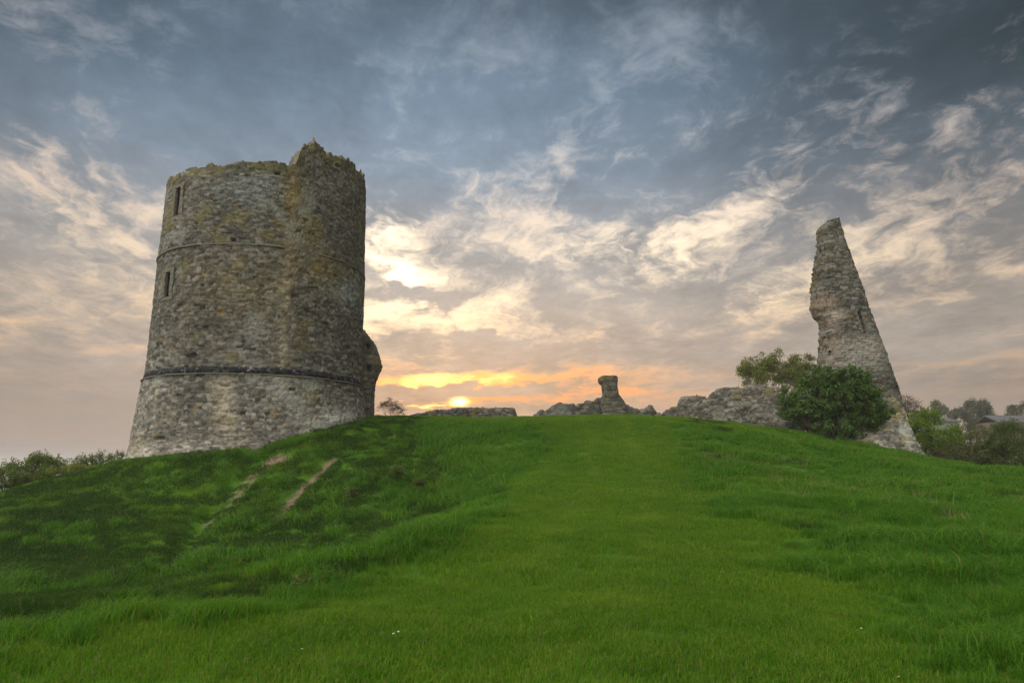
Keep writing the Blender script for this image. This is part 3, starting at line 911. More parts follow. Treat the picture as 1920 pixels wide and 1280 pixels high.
# ------------------------------------------------------------------ ruined walls
def ruin_wall(name, pts, tops, thick, mat, parent, origin, seed, cw=.36, ch=.18, res=.08, rough=.06, light=1.0, lichen=1.0, pale_foot=0.0, top_rough=.15, taper=.35, stp=.16):
    """pts: [(x,y)], tops: [(s fraction, top z)], a closed loaf of rubble along the line"""
    pts = np.array(pts, float); sl = np.concatenate([[0], np.cumsum(np.linalg.norm(np.diff(pts, axis=0), axis=1))]); Ln = sl[-1]
    ns = max(int(Ln / res), 12); s = np.linspace(0, Ln, ns)
    xc, yc = np.interp(s, sl, pts[:, 0]), np.interp(s, sl, pts[:, 1])
    tx, ty = np.gradient(xc), np.gradient(yc); l_ = np.hypot(tx, ty); tx, ty = tx / l_, ty / l_
    nx, ny = ty, -tx                                    # to the viewer's side when the line runs left to right
    zt = np.interp(s / Ln, [q[0] for q in tops], [q[1] for q in tops])
    zf = terrain(xc, yc) - .5
    zt = np.maximum(zt, zf + .3)
    idt, _ = masonry(s, s * 0 + 55, cw, ch, seed + 30)
    p1 = np.stack([s, s * 0, s * 0], -1)
    zt = zt + fbm(p1, .9, 4, seed + 31) * top_rough * 1.6 + (idt[:, 0] - .5) * top_rough
    zt = np.floor(zt / stp + idt[:, 1]) * stp + .3 * (zt - np.floor(zt / stp) * stp) - stp * .5
    endk = np.minimum(1, np.minimum(s, Ln - s) / taper + .05) ** .5
    th_ = thick * endk
    nf = max(int((zt - zf).max() / res), 8); ntp = max(int(thick / res), 6)
    q = []
    for f_ in np.linspace(0, 1, nf): q.append((th_ / 2 * (1 + .12 * (1 - f_)), zf + (zt - zf) * f_, f_))
    for f_ in np.linspace(0, 1, ntp + 2)[1:-1]: q.append((th_ / 2 * (1 - 2 * f_), zt + .10 * np.sin(f_ * math.pi), 1 + f_))
    for f_ in np.linspace(1, 0, nf): q.append((-th_ / 2 * (1 + .12 * (1 - f_)), zf + (zt - zf) * f_, 2 + (1 - f_)))
    P = np.stack([np.stack([xc + nx * o, yc + ny * o, z], -1) for o, z, _ in q], 0)
    kind_ = np.array([k_ for *_, k_ in q])[:, None]
    Uq = np.repeat(s[None], len(q), 0) + np.where(kind_ > 1.5, 40, 0)
    Vq = np.where((kind_ > 1) & (kind_ < 2), P[..., 2] + (kind_ - 1) * thick, P[..., 2])
    ids_, edge_ = masonry(Uq, Vq, cw, ch, seed)
    nrm = grid_normals(P)
    mid = np.stack([np.broadcast_to(xc, P.shape[:2]), np.broadcast_to(yc, P.shape[:2]), np.broadcast_to((zf + zt) / 2, P.shape[:2])], -1)
    sgn = np.sign(np.sum(nrm * (P - mid), -1, keepdims=True)); nrm = nrm * np.where(sgn == 0, 1, sgn)
    d = sst(0, .25, edge_) * (.05 + .09 * ids_[..., 2]) + fbm(P, .6, 3, seed + 2) * rough * 2.2 + fbm(P, 2.4, 3, seed + 3) * rough * 1.3
    P = P + nrm * d[..., None]
    c = stone_colour(ids_, edge_, P, seed + 6, light, lichen=lichen)
    if pale_foot:
        k_ = np.clip(1.15 - (P[..., 2] - zf[None]) / np.maximum((zt - zf)[None] , .3) * 1.3, 0, 1) * sst(-.1, .25, fbm(P, 1.2, 3, seed + 8))
        c = c * (1 - (k_ * pale_foot)[..., None]) + (k_ * pale_foot)[..., None] * np.array((.40, .38, .335)) * (.6 + .7 * ids_[..., 1])[..., None]
    return mesh_from(name, (P - np.array(origin)).reshape(-1, 3), grid_faces(len(q), ns), mat, c, parent)


def px_wall(name, label, rows, Y0, Y1, thick, seed, **kw):
    """rows: (px, py_top) along the wall, whose distance runs from Y0 to Y1"""
    n = len(rows); pts, tops = [], []
    f = [(r_[0] - rows[0][0]) / (rows[-1][0] - rows[0][0]) for r_ in rows]
    for (px, py), ff in zip(rows, f):
        p = at(px, py, Y0 + (Y1 - Y0) * ff); pts.append(p[:2]); tops.append(p[2])
    sl = np.concatenate([[0], np.cumsum(np.linalg.norm(np.diff(np.array(pts), axis=0), axis=1))])
    org = np.array((*np.mean(pts, 0), 3.0))
    o = ruin_wall(name, pts, list(zip(sl / sl[-1], tops)), thick, STONE, None, org, seed, **kw)
    o.location = org; tag(o, label, 'wall' if 'wall' in name else 'rubble')
    return o, org


px_wall('ruined_wall', 'low dark rubble wall under the setting sun', [(770, 782), (790, 777), (815, 773), (845, 770.5), (880, 769), (920, 769.5), (950, 768.5), (962, 771), (966, 780)], 53, 51, 1.0, 101, light=.8, pale_foot=.7, res=.06, top_rough=.04, ch=.14, cw=.3, stp=.08)
px_wall('rubble_heap', 'rough rubble mound with pale stones below the broken pillar', [(1002, 781), (1015, 775), (1035, 767), (1060, 760), (1072, 757.5), (1082, 760), (1095, 758), (1112, 755), (1135, 754), (1160, 758), (1180, 765), (1194, 768), (1203, 775), (1209, 782)], 57.5, 56.5, 2.6, 111, light=.85, pale_foot=.85, cw=.42, ch=.22, rough=.12, top_rough=.2, res=.06)
rows = [(706, 1126, 1155), (709, 1121.5, 1156.5), (716, 1122.5, 1157), (721, 1128, 1156.5), (727, 1129, 1156.5), (740, 1130, 1159), (748, 1127, 1165), (757, 1126, 1171), (764, 1127, 1175), (775, 1128, 1176), (800, 1127, 1177)]
pil = loft('wall_pillar', rows, 55.6, lambda z: .85, lambda z: .9, STONE, None, (0, 0, 0), 4.0, 90, 160, 0, .03, .36, .2, seed=121, light=.95, rough_top=.03, power=.45)
pc = at(1146, 770, 55.6); pil.data.transform(__import__('mathutils').Matrix.Translation((-pc[0], -pc[1], -4.0))); pil.location = (pc[0], pc[1], 4.0)
tag(pil, 'slim grey stone pillar with notched top rising from rubble', 'pillar')
px_wall('wall_remnant', 'small rounded stub of wall just right of the rubble mound', [(1198, 779), (1203, 770), (1211, 765.5), (1220, 766), (1226, 772), (1232, 780)], 63, 63, 1.0, 131, light=.85)
px_wall('wall_footing', 'lowest knee high course of stones in the gap between ruins', [(1226, 780), (1240, 777), (1262, 777), (1290, 776), (1310, 777)], 61, 60, .9, 132, light=.85)
px_wall('wall_remnant', 'low broken wall end stepping up to the flat topped wall', [(1243, 778), (1252, 771), (1262, 768), (1275, 767.5), (1290, 768)], 59, 58, .9, 133, light=.85, pale_foot=.4)
px_wall('ruined_wall', 'flat topped grey wall partly hidden behind the long wall', [(1270, 775), (1274, 752), (1280, 747.5), (1300, 746.5), (1325, 746), (1345, 746)], 56, 55, 1.1, 134, light=.85, taper=.15, top_rough=.06, ch=.2)
px_wall('ruined_wall', 'long curved rubble wall with rounded top beside the ivy bush', [(1292, 782), (1302, 775), (1310, 766), (1320, 757), (1332, 749), (1344, 740), (1358, 731), (1376, 727), (1395, 726.5), (1418, 726), (1444, 728), (1458, 731), (1468, 738), (1472, 752)], 50.5, 43.5, 1.2, 141, light=.95, res=.055, pale_foot=.45, cw=.4, ch=.16, taper=.2)
px_wall('ruined_wall', 'paler lump of rubble wall joining the spire behind the bush', [(1455, 762), (1468, 742), (1485, 734), (1505, 728), (1518, 702), (1530, 690), (1545, 690)], 45.5, 44.2, 1.1, 151, light=1.15, lichen=.4, rough=.1)
px_wall('rubble_heap', 'tumbled stones in shadow at the foot of the ivy bush', [(1455, 800), (1470, 790), (1490, 788), (1510, 795), (1525, 805), (1545, 815)], 42.2, 41.5, 1.2, 161, light=.8, rough=.2, cw=.4, ch=.3)

# ------------------------------------------------------------------ plants
def tube_mesh(segs, sides=5):
    """segs: list of (p0, p1, r0, r1) -> V, F"""
    p0 = np.array([s_[0] for s_ in segs]); p1 = np.array([s_[1] for s_ in segs]); r0 = np.array([s_[2] for s_ in segs]); r1 = np.array([s_[3] for s_ in segs])
    d = p1 - p0; d /= np.maximum(np.linalg.norm(d, axis=1, keepdims=True), 1e-9)
    ref = np.where(np.abs(d[:, 2:3]) > .9, np.array([[1., 0, 0]]), np.array([[0, 0, 1.]]))
    a = np.cross(d, ref); a /= np.linalg.norm(a, axis=1, keepdims=True); b = np.cross(d, a)
    ang = np.arange(sides) * 2 * math.pi / sides
    ring = a[:, None] * np.cos(ang)[None, :, None] + b[:, None] * np.sin(ang)[None, :, None]
    V_ = np.concatenate([p0[:, None] + ring * r0[:, None, None], p1[:, None] + ring * r1[:, None, None]], 1)
    base = (np.arange(len(segs)) * 2 * sides)[:, None]
    j = np.arange(sides)[None]; j2 = (j + 1) % sides
    F_ = np.stack([base + j, base + j2, base + sides + j2, base + sides + j], -1).reshape(-1, 4)
    return V_.reshape(-1, 3), F_


def branches(rng, base, height, spread, levels=4, n0=4, r0=.12, up=.55, split=3, lean=(0, 0), shrink=.68):
    segs, tips = [], []

    def grow(p, d, L, r, lev):
        steps = 3 if lev < levels else 2
        for i in range(steps):
            d = d + np.array([rng.normal(0, .18), rng.normal(0, .18), rng.normal(0, .10) + .06]); d = d / np.linalg.norm(d)
            q = p + d * L / steps; r2 = r * (.86 if lev < levels else .6)
            segs.append((p, q, r, r2)); p, r = q, r2
        if lev >= levels: tips.append(p); return
        n = split + (rng.random() < .4)
        for i in range(n):
            nd = d * .9 + rng.normal(0, spread, 3) * np.array((1, 1, .7)) + np.array((0, 0, .12)); nd /= np.linalg.norm(nd)
            grow(p, nd, L * (shrink + .2 * (rng.random() - .5)), r * .66, lev + 1)
    tot = sum(shrink ** i for i in range(levels + 1))
    for i in range(n0):
        a_ = i * 2 * math.pi / n0 + rng.random()
        d = np.array([math.cos(a_) * (1 - up) + lean[0], math.sin(a_) * (1 - up) + lean[1], up + .25 * rng.random()]); d /= np.linalg.norm(d)
        grow(np.array(base, float), d, height / tot * 1.15, r0, 0)
    return segs, tips


def leaf_cards(rng, centres, size, normals=None, flat=.5):
    """one bent leaf (two triangles' worth of quad) per centre"""
    n = len(centres)
    a = rng.normal(0, 1, (n, 3)); a /= np.linalg.norm(a, axis=1, keepdims=True)
    b = rng.normal(0, 1, (n, 3)); b -= a * np.sum(a * b, 1, keepdims=True); b /= np.linalg.norm(b, axis=1, keepdims=True)
    s_ = size * (.6 + .8 * rng.random((n, 1)))
    V_ = np.stack([centres - a * s_, centres + b * s_ * .42, centres + a * s_, centres - b * s_ * .42], 1).reshape(-1, 3)
    F_ = np.arange(4 * n).reshape(-1, 4)
    rnd_ = np.repeat(np.clip(rng.normal(.5, .22, n), 0, 1), 4)
    return V_, F_, rnd_


def plant(name, label, cat, base, crown_mat, trunk_mat, segs, leafpts, leaf_size, rng, group=None, trunk_name='trunk', crown_name='crown', sides=5):
    e = empty(name, label, cat, tuple(base), group)
    if segs:
        V_, F_ = tube_mesh(segs, sides); mesh_from(trunk_name, V_ - np.array(base), F_, trunk_mat, None, e)
    if leafpts is not None and len(leafpts):
        V_, F_, r_ = leaf_cards(rng, leafpts, leaf_size)
        mesh_from(crown_name, V_ - np.array(base), F_, crown_mat, None, e, smooth=False, attr={'rnd': r_})
    return e


def clumps_in(rng, centre, radii, n, shell=.55, low=-.8):
    """clump centres spread through an ellipsoid, mostly near its skin"""
    out_ = []
    while len(out_) < n:
        v = rng.normal(0, 1, 3); v /= np.linalg.norm(v)
        if v[2] < low: continue
        r_ = shell + (1 - shell) * rng.random() ** .7
        out_.append(np.array(centre) + v * r_ * np.array(radii))
    return np.array(out_)


def leaf_cloud(rng, cl, per, cr):
    n = len(cl)
    k_ = rng.poisson(per, n) + 3
    idx = np.repeat(np.arange(n), k_)
    v = rng.normal(0, 1, (len(idx), 3)); v /= np.linalg.norm(v, axis=1, keepdims=True)
    rr_ = rng.random((len(idx), 1)) ** .45
    sz = (cr * (.6 + .8 * rng.random(n)))[idx][:, None]
    return cl[idx] + v * rr_ * sz * np.array((1, 1, .75))


def bush(name, label, cat, px0, px1, pyt, pyb, Y, lobes, mat, seed, leaf=.07, per=90, cr=.4, ncl=90, group=None, depth=.8, bark=BARK, dense=1.0, twigs=0):
    """lobes: (fx, fz, rx, rz) as fractions of the pixel box"""
    rng = np.random.default_rng(seed)
    p0 = at(px0, pyb, Y); p1 = at(px1, pyt, Y); W, H = p1[0] - p0[0], p1[2] - p0[2]
    bz = min(float(terrain(np.array((p0[0] + p1[0]) / 2), np.array(Y))), p0[2])
    base = np.array(((p0[0] + p1[0]) / 2, Y, bz))
    cl, segs = [], []
    tot = sum(l_[2] * l_[3] for l_ in lobes)
    for fx, fz, rx, rz in lobes:
        c_ = np.array((p0[0] + fx * W, Y + rng.normal(0, .15) * depth, p0[2] + fz * H))
        rad = (rx * W, max(min(rx * W, rz * H * 1.5), .3) * depth, rz * H)
        n_ = max(int(ncl * rx * rz / tot), 6)
        cs = clumps_in(rng, c_, rad, n_); cl.append(cs)
        st_ = base + np.array((rng.normal(0, .12) * W * .3, rng.normal(0, .1), 0))
        mid = st_ * .45 + c_ * .55 + rng.normal(0, .1, 3)
        kk = min(1.0, W / 2.0)
        segs += [(st_, mid, .07 * kk, .05 * kk), (mid, c_, .05 * kk, .03 * kk)]
        for q in cs[::max(1, len(cs) // 14)]: segs.append((c_ if rng.random() < .6 else mid, q, .025 * kk, .008 * kk))
    cl = np.concatenate(cl)
    pts = leaf_cloud(rng, cl, per, cr)
    for _ in range(twigs):
        q = cl[rng.integers(len(cl))]; v = rng.normal(0, .5, 3); v[2] = abs(v[2]) + .5; v /= np.linalg.norm(v)
        e_ = q + v * cr * (1.0 + rng.random()); segs.append((q, e_, .012 * min(1, W / 2), .004 * min(1, W / 2)))
        pts = np.concatenate([pts, q + (e_ - q) * rng.random((14, 1)) + rng.normal(0, .05, (14, 3))])
    gz_ = terrain(pts[:, 0], pts[:, 1]); pts = pts[pts[:, 2] > gz_ + .02]
    return plant(name, label, cat, base, mat, bark, segs, pts, leaf, rng, group)


# big dark bush at the spire
bush('ivy_bush', 'large dense dark green bush growing against the leaning spire', 'bush', 1474, 1650, 686, 836, 39.2,
     [(.52, .62, .30, .36), (.30, .50, .22, .30), (.78, .52, .20, .36), (.62, .78, .24, .22), (.14, .38, .16, .20), (.86, .62, .13, .22), (.45, .25, .26, .24), (.74, .24, .18, .22), (.4, .84, .12, .12), (.05, .58, .1, .14), (.97, .42, .08, .16), (.27, .76, .12, .12), (.8, .82, .1, .1)], L_IVY, 201, .10, 62, .30, 330, twigs=500)


def tree(name, label, px, pyb, pyt, Y, seed, crown_mat, bark, leaf=.06, per=26, cr=.30, spread=.42, levels=4, n0=4, r0=.13, up=.5, split=3, group=None, leaves=True, width_px=None, lean=(0, 0), cat='tree', base_z=None, tip_twigs=0, sides=5, twig=.012):
    rng = np.random.default_rng(seed)
    b = at(px, pyb, Y); top = at(px, pyt, Y)
    bz = float(terrain(np.array(b[0]), np.array(Y))) - .1 if base_z is None else base_z
    base = np.array((b[0], Y, bz)); H = top[2] - bz
    segs, tips = branches(rng, base, H, spread, levels, n0, r0, up, split, lean)
    tp = np.array(tips)
    # fit to the height and width read from the picture
    kz_ = H / max(tp[:, 2].max() - bz + cr * .7, .1)
    kx_ = kz_ if width_px is None else (width_px / F * Y / 2) / max(np.abs(tp[:, 0] - base[0]).max() + cr * .5, .1)
    sc_ = np.array((kx_, (kx_ + kz_) / 2, kz_))
    fit = lambda p: base + (p - base) * sc_
    segs = [(fit(a_), fit(b_), r_, s_) for a_, b_, r_, s_ in segs]; tp = base + (tp - base) * sc_
    for q in list(tp):
        for _ in range(tip_twigs):
            v = rng.normal(0, 1, 3); v[2] = abs(v[2]) * .8; v /= np.linalg.norm(v)
            segs.append((q, q + v * cr * (.6 + .8 * rng.random()), twig, twig * .5))
    pts = leaf_cloud(rng, tp, per, cr) if leaves else None
    return plant(name, label, cat, base, crown_mat, bark, segs, pts, leaf, rng, group, sides=sides)


tree('spring_tree', 'spreading tree in thin spring leaf behind the long wall', 1452, 745, 655, 49.5, 303, L_SPRING, PALEBARK, .065, 26, .33, .6, 4, 7, .11, .38, 3, width_px=160, tip_twigs=1)
tree('bare_shrub', 'bare windswept shrub beside the round tower', 733, 783, 744, 52, 307, None, TWIG, leaves=False, spread=.45, levels=4, n0=5, r0=.03, up=.6, width_px=58, lean=(.12, 0), cat='shrub', tip_twigs=2, cr=.22, sides=4, twig=.006)
tree('bare_tree', 'bare reddish twiggy tree just right of the spire foot', 1690, 850, 734, 52, 311, L_BRUSH, TWIG, .035, 5, .35, .45, 4, 5, .10, .5, 3, width_px=110, tip_twigs=3, sides=4)

# hedge and scrub right of the spire
SC = 'scrub bushes right of the spire'
bush('green_bush', 'bright yellow green bush beside the foot of the spire', 'bush', 1692, 1800, 762, 880, 47, [(.45, .5, .35, .42), (.2, .35, .22, .36), (.75, .42, .26, .36), (.5, .8, .2, .18), (.3, .68, .2, .2), (.85,.55,.15,.2)], L_BRIGHT, 211, .07, 110, .42, 120, SC, twigs=60)
bush('scrub_bush', 'dark olive scrub between bright bush and right edge', 'bush', 1755, 1880, 822, 892, 45, [(.3, .4, .3, .42), (.65, .45, .3, .45), (.9, .4, .2, .4), (.1, .35, .18, .35)], L_BRUSH, 212, .05, 90, .35, 120, SC, twigs=120)
bush('scrub_bush', 'dull brownish green shrub rising behind the olive scrub', 'bush', 1778, 1856, 788, 870, 55, [(.5, .5, .4, .45), (.25, .4, .25, .36), (.75, .5, .25, .4)], L_BRUSH, 213, .06, 80, .4, 70, SC, twigs=60)
bush('green_bush', 'mid green rounded bush cut off by the right frame edge', 'bush', 1848, 1990, 786, 890, 44, [(.5, .5, .36, .44), (.25, .4, .25, .4), (.15, .25, .15, .25), (.8, .5, .2, .4), (.4, .8, .2, .18)], L_BUSH, 214, .06, 110, .4, 130, SC, twigs=80)
bush('scrub_bush', 'low dark shrub tucked behind the bright bush', 'bush', 1700, 1770, 800, 870, 58, [(.5, .45, .45, .45)], L_BUSH, 215, .06, 70, .4, 50, SC)
bush('scrub_bush', 'grey green thicket below the distant roof', 'bush', 1838, 1940, 789, 870, 75, [(.3, .45, .3, .5), (.7, .5, .35, .45)], L_FAR, 216, .09, 70, .6, 70, SC)

# far trees and houses on the rise to the right
FT = 'distant trees on the right horizon'
for nm, lab, px, pyb, pyt, Y, sd_, wpx, kw in (
        ('poplar_tree', 'taller slim poplar of the pair on the right horizon', 1757.5, 790, 750, 150, 321, 9, dict(up=.9, spread=.2, n0=2)),
        ('poplar_tree', 'shorter slim poplar leaning beside the taller poplar', 1766, 790, 757, 155, 322, 9, dict(up=.9, spread=.2, n0=2)),
        ('far_tree', 'distant tree with tall peaked crown near right roof', 1828, 800, 744, 140, 323, 44, dict(up=.7, n0=4)),
        ('far_tree', 'distant low rounded tree left of the peaked tree', 1803, 800, 762, 135, 324, 44, dict(up=.5, n0=5)),
        ('far_tree', 'distant wispy tree at the right frame edge', 1915, 795, 751, 140, 325, 42, dict(up=.5, n0=5)),
        ('far_tree', 'small faint tree between peaked tree and dark roof', 1855, 800, 770, 150, 326, 22, dict(up=.5, n0=4)),
        ('far_tree', 'small faint twiggy tree left of the poplars', 1738, 800, 766, 140, 327, 26, dict(up=.6, n0=4))):
    tree(nm, lab, px, pyb, pyt, Y, sd_, L_FAR, TWIG, .20, 22 if 'twiggy' not in lab and 'wispy' not in lab else 7, .75, kw.pop('spread', .4), 3, kw['n0'], .16, kw['up'], 3, FT, True, wpx, sides=4)

ROOF = plain_mat('grey_roof_tiles', (.08, .08, .09), (.13, .125, .13), 2.0)
WALLP = plain_mat('painted_render', (.45, .44, .42), (.55, .54, .52), 2.0)
WALLG = plain_mat('weathered_render', (.16, .16, .155), (.22, .22, .21), 2.0)
BRICK = plain_mat('brown_brick', (.16, .11, .09), (.22, .16, .13), 4.0)
GLASS = plain_mat('window_pane', (.03, .035, .04), (.05, .055, .06), 1.0, .15, 0)


def house(name, label, px0, px1, pyr, pye, Y, wallm, hgt=2.6, dep=7.0):
    a_, b_ = at(px0, pye, Y), at(px1, pye, Y); zr = at(px0, pyr, Y)[2]; ze = a_[2]; L_ = b_[0] - a_[0]
    org = np.array(((a_[0] + b_[0]) / 2, Y + dep / 2, ze - hgt))
    e = empty(name, label, 'house', tuple(org), 'houses on the right horizon')
    boxes('wall', [box_verts(-L_ / 2 + .3, L_ / 2 - .3, -dep / 2 + .3, dep / 2 - .3, -1.5, hgt)], wallm, e, 0)
    v = np.array([(-L_ / 2, -dep / 2, hgt - .05), (L_ / 2, -dep / 2, hgt - .05), (L_ / 2, dep / 2, hgt - .05), (-L_ / 2, dep / 2, hgt - .05), (-L_ / 2, 0, hgt + zr - ze), (L_ / 2, 0, hgt + zr - ze)])
    V_ = np.concatenate([v, v + np.array((0, 0, -.18))])
    F_ = [(0, 1, 5, 4), (2, 3, 4, 5), (7, 6, 10, 11), (9, 8, 11, 10), (0, 6, 7, 1), (2, 8, 9, 3), (0, 4, 10, 6), (3, 9, 10, 4), (1, 7, 11, 5), (2, 5, 11, 8)]
    r_ = mesh_from('roof', V_, F_, ROOF, None, e, smooth=False)
    for i in range(max(int(L_ / 3.5), 1) if hgt > 2.3 else 0):
        xw = -L_ / 2 + 1.8 + i * 3.5
        w_ = boxes('window', [box_verts(xw - .6, xw + .6, -dep / 2 + .22, -dep / 2 + .36, .9, 2.1)], WALLP, e, 0)
        boxes('pane', [box_verts(xw - .5, xw + .5, -dep / 2 + .20, -dep / 2 + .30, 1.0, 2.0)], GLASS, w_, 0)
    return e


house('house', 'far house with long dark roof at the right frame edge', 1872, 1975, 776, 790, 125, BRICK, 1.4)
house('bungalow', 'far low grey bungalow behind the green bush', 1758, 1802, 781, 788.5, 130, WALLG, .3)

# plants on the left shoulder of the mound
LB = 'bushes on the left shoulder'
bush('leafy_bush', 'feathery green bush on the left shoulder below the sea', 'bush', -20, 140, 852, 905, 35, [(.55, .55, .3, .4), (.3, .35, .28, .36), (.8, .4, .2, .4), (.08, .25, .15, .25), (.6, .8, .16, .2)], L_LEFT, 221, .05, 70, .28, 110, LB, twigs=140)
bush('leafy_bush', 'thin weedy bush against the left foot of the round tower', 'bush', 132, 232, 848, 885, 35.5, [(.3, .4, .3, .36), (.6, .5, .28, .4), (.88, .55, .14, .4)], L_LEFT, 222, .04, 34, .22, 70, LB, twigs=110)
bush('hogweed_patch', 'yellow green flowering weeds in front of the left bushes', 'plant', 80, 185, 872, 893, 33, [(.3, .4, .3, .5), (.7, .55, .3, .5), (.5, .5, .3, .5)], L_YELLOW, 223, .045, 50, .2, 60, LB)
bush('nettle_patch', 'dark leafy weeds on the grass edge at far left', 'plant', -20, 105, 884, 922, 31.5, [(.25, .5, .3, .5), (.6, .5, .3, .45), (.85, .55, .18, .4)], L_WEED, 224, .06, 60, .22, 70, LB)

for i, (px, py, w_, h_, lab) in enumerate(((742, 896, 34, 26, 'dark broad leaved dock clump on bank right of the bare trail'), (786, 912, 26, 18, 'smaller dock clump lower down the bank to the right'), (838, 1012, 22, 30, 'upright thistle on the sunlit edge of the hollow'), (556, 1118, 18, 34, 'lone pale thistle in the near grass of the hollow'), (610, 1100, 14, 22, 'short weed beside the lone pale thistle'), (660, 930, 30, 16, 'low dark weed patch beside the lower trail'))):
    p = hit(px, py)
    bush('dock_weed' if i in (0, 1, 5) else 'thistle', lab, 'weed', px - w_ / 2, px + w_ / 2, py - h_, py, p[1], [(.5, .4, .4, .45), (.3, .5, .25, .4), (.7, .6, .2, .4)], L_WEED, 230 + i, .06 if i in (0, 1, 5) else .035, 20, .09, 18, None, twigs=4, bark=STEM)

m, t, out = new_mat('daisy_petals'); principled(t, out, (.78, .77, .72), .6, .2); PETAL = m
m, t, out = new_mat('daisy_eye'); principled(t, out, (.6, .4, .03), .7, .2); EYE_Y = m
dz0 = None
for i, (px, py) in enumerate(((1612, 1172), (1405, 1070), (1683, 1267), (1690, 1265), (740, 1210), (745, 1207), (560, 1243), (741, 1268), (772, 1098), (226, 1116))):
    p = hit(px, py, 3.0, 40.0)
    if dz0 is None:
        e = empty('daisy', '', 'flower', (0, 0, 0), 'daisies in the turf'); e['label'] = 'tiny white daisy in the mown turf'
        seg = [(np.zeros(3), np.array((0, 0, .07)), .0015, .0012)]
        V_, F_ = tube_mesh(seg, 4); mesh_from('stem', V_, F_, L_WEED, None, e)
        vs, fs = [], []
        for k_ in range(12):
            a_ = k_ * math.pi / 6; c_, s__ = math.cos(a_), math.sin(a_)
            for r_, w2 in ((.004, .002), (.011, .0032), (.014, .001)):
                vs += [(c_ * r_ - s__ * w2, s__ * r_ + c_ * w2, .07 + r_ * .25), (c_ * r_ + s__ * w2, s__ * r_ - c_ * w2, .07 + r_ * .25)]
            b0 = k_ * 6; fs += [(b0, b0 + 1, b0 + 3, b0 + 2), (b0 + 2, b0 + 3, b0 + 5, b0 + 4)]
        mesh_from('petals', np.array(vs), np.array(fs), PETAL, None, e)
        vs = [(math.cos(k_ * math.pi / 4) * r_, math.sin(k_ * math.pi / 4) * r_, z_) for r_, z_ in ((.005, .0705), (.0035, .074), (.0005, .0752)) for k_ in range(8)]
        mesh_from('eye', np.array(vs), grid_faces(3, 8, True), EYE_Y, None, e)
        dz0 = e
    else:
        e = dz0.copy(); C.objects.link(e)
        for ch in list(dz0.children):
            c_ = ch.copy(); C.objects.link(c_); c_.parent = e
    e.location = (p[0], p[1], float(terrain(p[0], p[1])) - .01); e.rotation_euler = (.35, .1, i * 1.3); e.scale = (.7,) * 3

# ------------------------------------------------------------------ grass
def blade_patch(name, rng, n, size, h0, h1, wid, bend, mat, clump=0.0):
    bx_, by_ = (rng.random(n) - .5) * size, (rng.random(n) - .5) * size
    if clump:
        k_ = rng.integers(0, max(n // 30, 1), n); cxy = (rng.random((max(n // 30, 1), 2)) - .5) * size
        bx_ = bx_ * (1 - clump) + cxy[k_, 0] * clump; by_ = by_ * (1 - clump) + cxy[k_, 1] * clump
    h = h0 + (h1 - h0) * rng.random(n) ** 1.4
    a_ = rng.random(n) * 2 * math.pi; lx, ly = np.cos(a_), np.sin(a_)
    bd = bend * (.3 + rng.random(n)) * h
    w_ = wid * (.6 + .8 * rng.random(n)); fa_ = a_ + math.pi / 2 + rng.normal(0, .5, n); wx, wy = np.cos(fa_) * w_ / 2, np.sin(fa_) * w_ / 2
    zero = np.zeros(n)
    p = [np.stack([bx_ - wx, by_ - wy, zero - .02], -1), np.stack([bx_ + wx, by_ + wy, zero - .02], -1)]
    mx_, my_ = bx_ + lx * bd * .3, by_ + ly * bd * .3
    p += [np.stack([mx_ + wx * .85, my_ + wy * .85, h * .55], -1), np.stack([mx_ - wx * .85, my_ - wy * .85, h * .55], -1)]
    tx_, ty_ = bx_ + lx * bd, by_ + ly * bd
    p += [np.stack([tx_ + wx * .15, ty_ + wy * .15, h * (1 - .25 * bend)], -1), np.stack([tx_ - wx * .15, ty_ - wy * .15, h * (1 - .25 * bend)], -1)]
    V_ = np.stack(p, 1).reshape(-1, 3); b6 = (np.arange(n) * 6)[:, None]
    F_ = np.concatenate([b6 + np.array([[0, 1, 2, 3]]), b6 + np.array([[3, 2, 4, 5]])])
    o = mesh_from(name, V_, F_, mat, None, None, attr={'rnd': np.repeat(rng.random(n), 6), 'tip': np.tile(np.array([0, 0, .55, .55, 1, 1.]), n)})
    C.objects.unlink(o)
    return o


def grass_mat(name, stops, dry, trans=.5):
    m, t, out = new_mat(name)
    geo = t.nodes.new('ShaderNodeNewGeometry'); pos = X(geo.outputs['Position'])
    r_ = X(attr_node(t, 'rnd').outputs['Fac'])
    f = noise(pos, .33, 4, .6) * .55 + noise(pos, 2.2, 3, .6) * .35 + r_ * .46 - .18
    c = ramp(f, stops)
    c = mix(X.m('GREATER_THAN', r_, 1 - dry), c, (.22, .19, .07))
    d = t.nodes.new('ShaderNodeBsdfPrincipled'); X.put(d.inputs['Base Color'], c); d.inputs['Roughness'].default_value = .55; d.inputs['Specular IOR Level'].default_value = .15
    tr = t.nodes.new('ShaderNodeBsdfTranslucent'); X.put(tr.inputs[0], mix(1.0, c, (1.15, 1.15, .6), 'MULTIPLY'))
    mx = t.nodes.new('ShaderNodeMixShader'); mx.inputs[0].default_value = trans
    t.links.new(d.outputs[0], mx.inputs[1]); t.links.new(tr.outputs[0], mx.inputs[2]); t.links.new(mx.outputs[0], out.inputs[0])
    return m


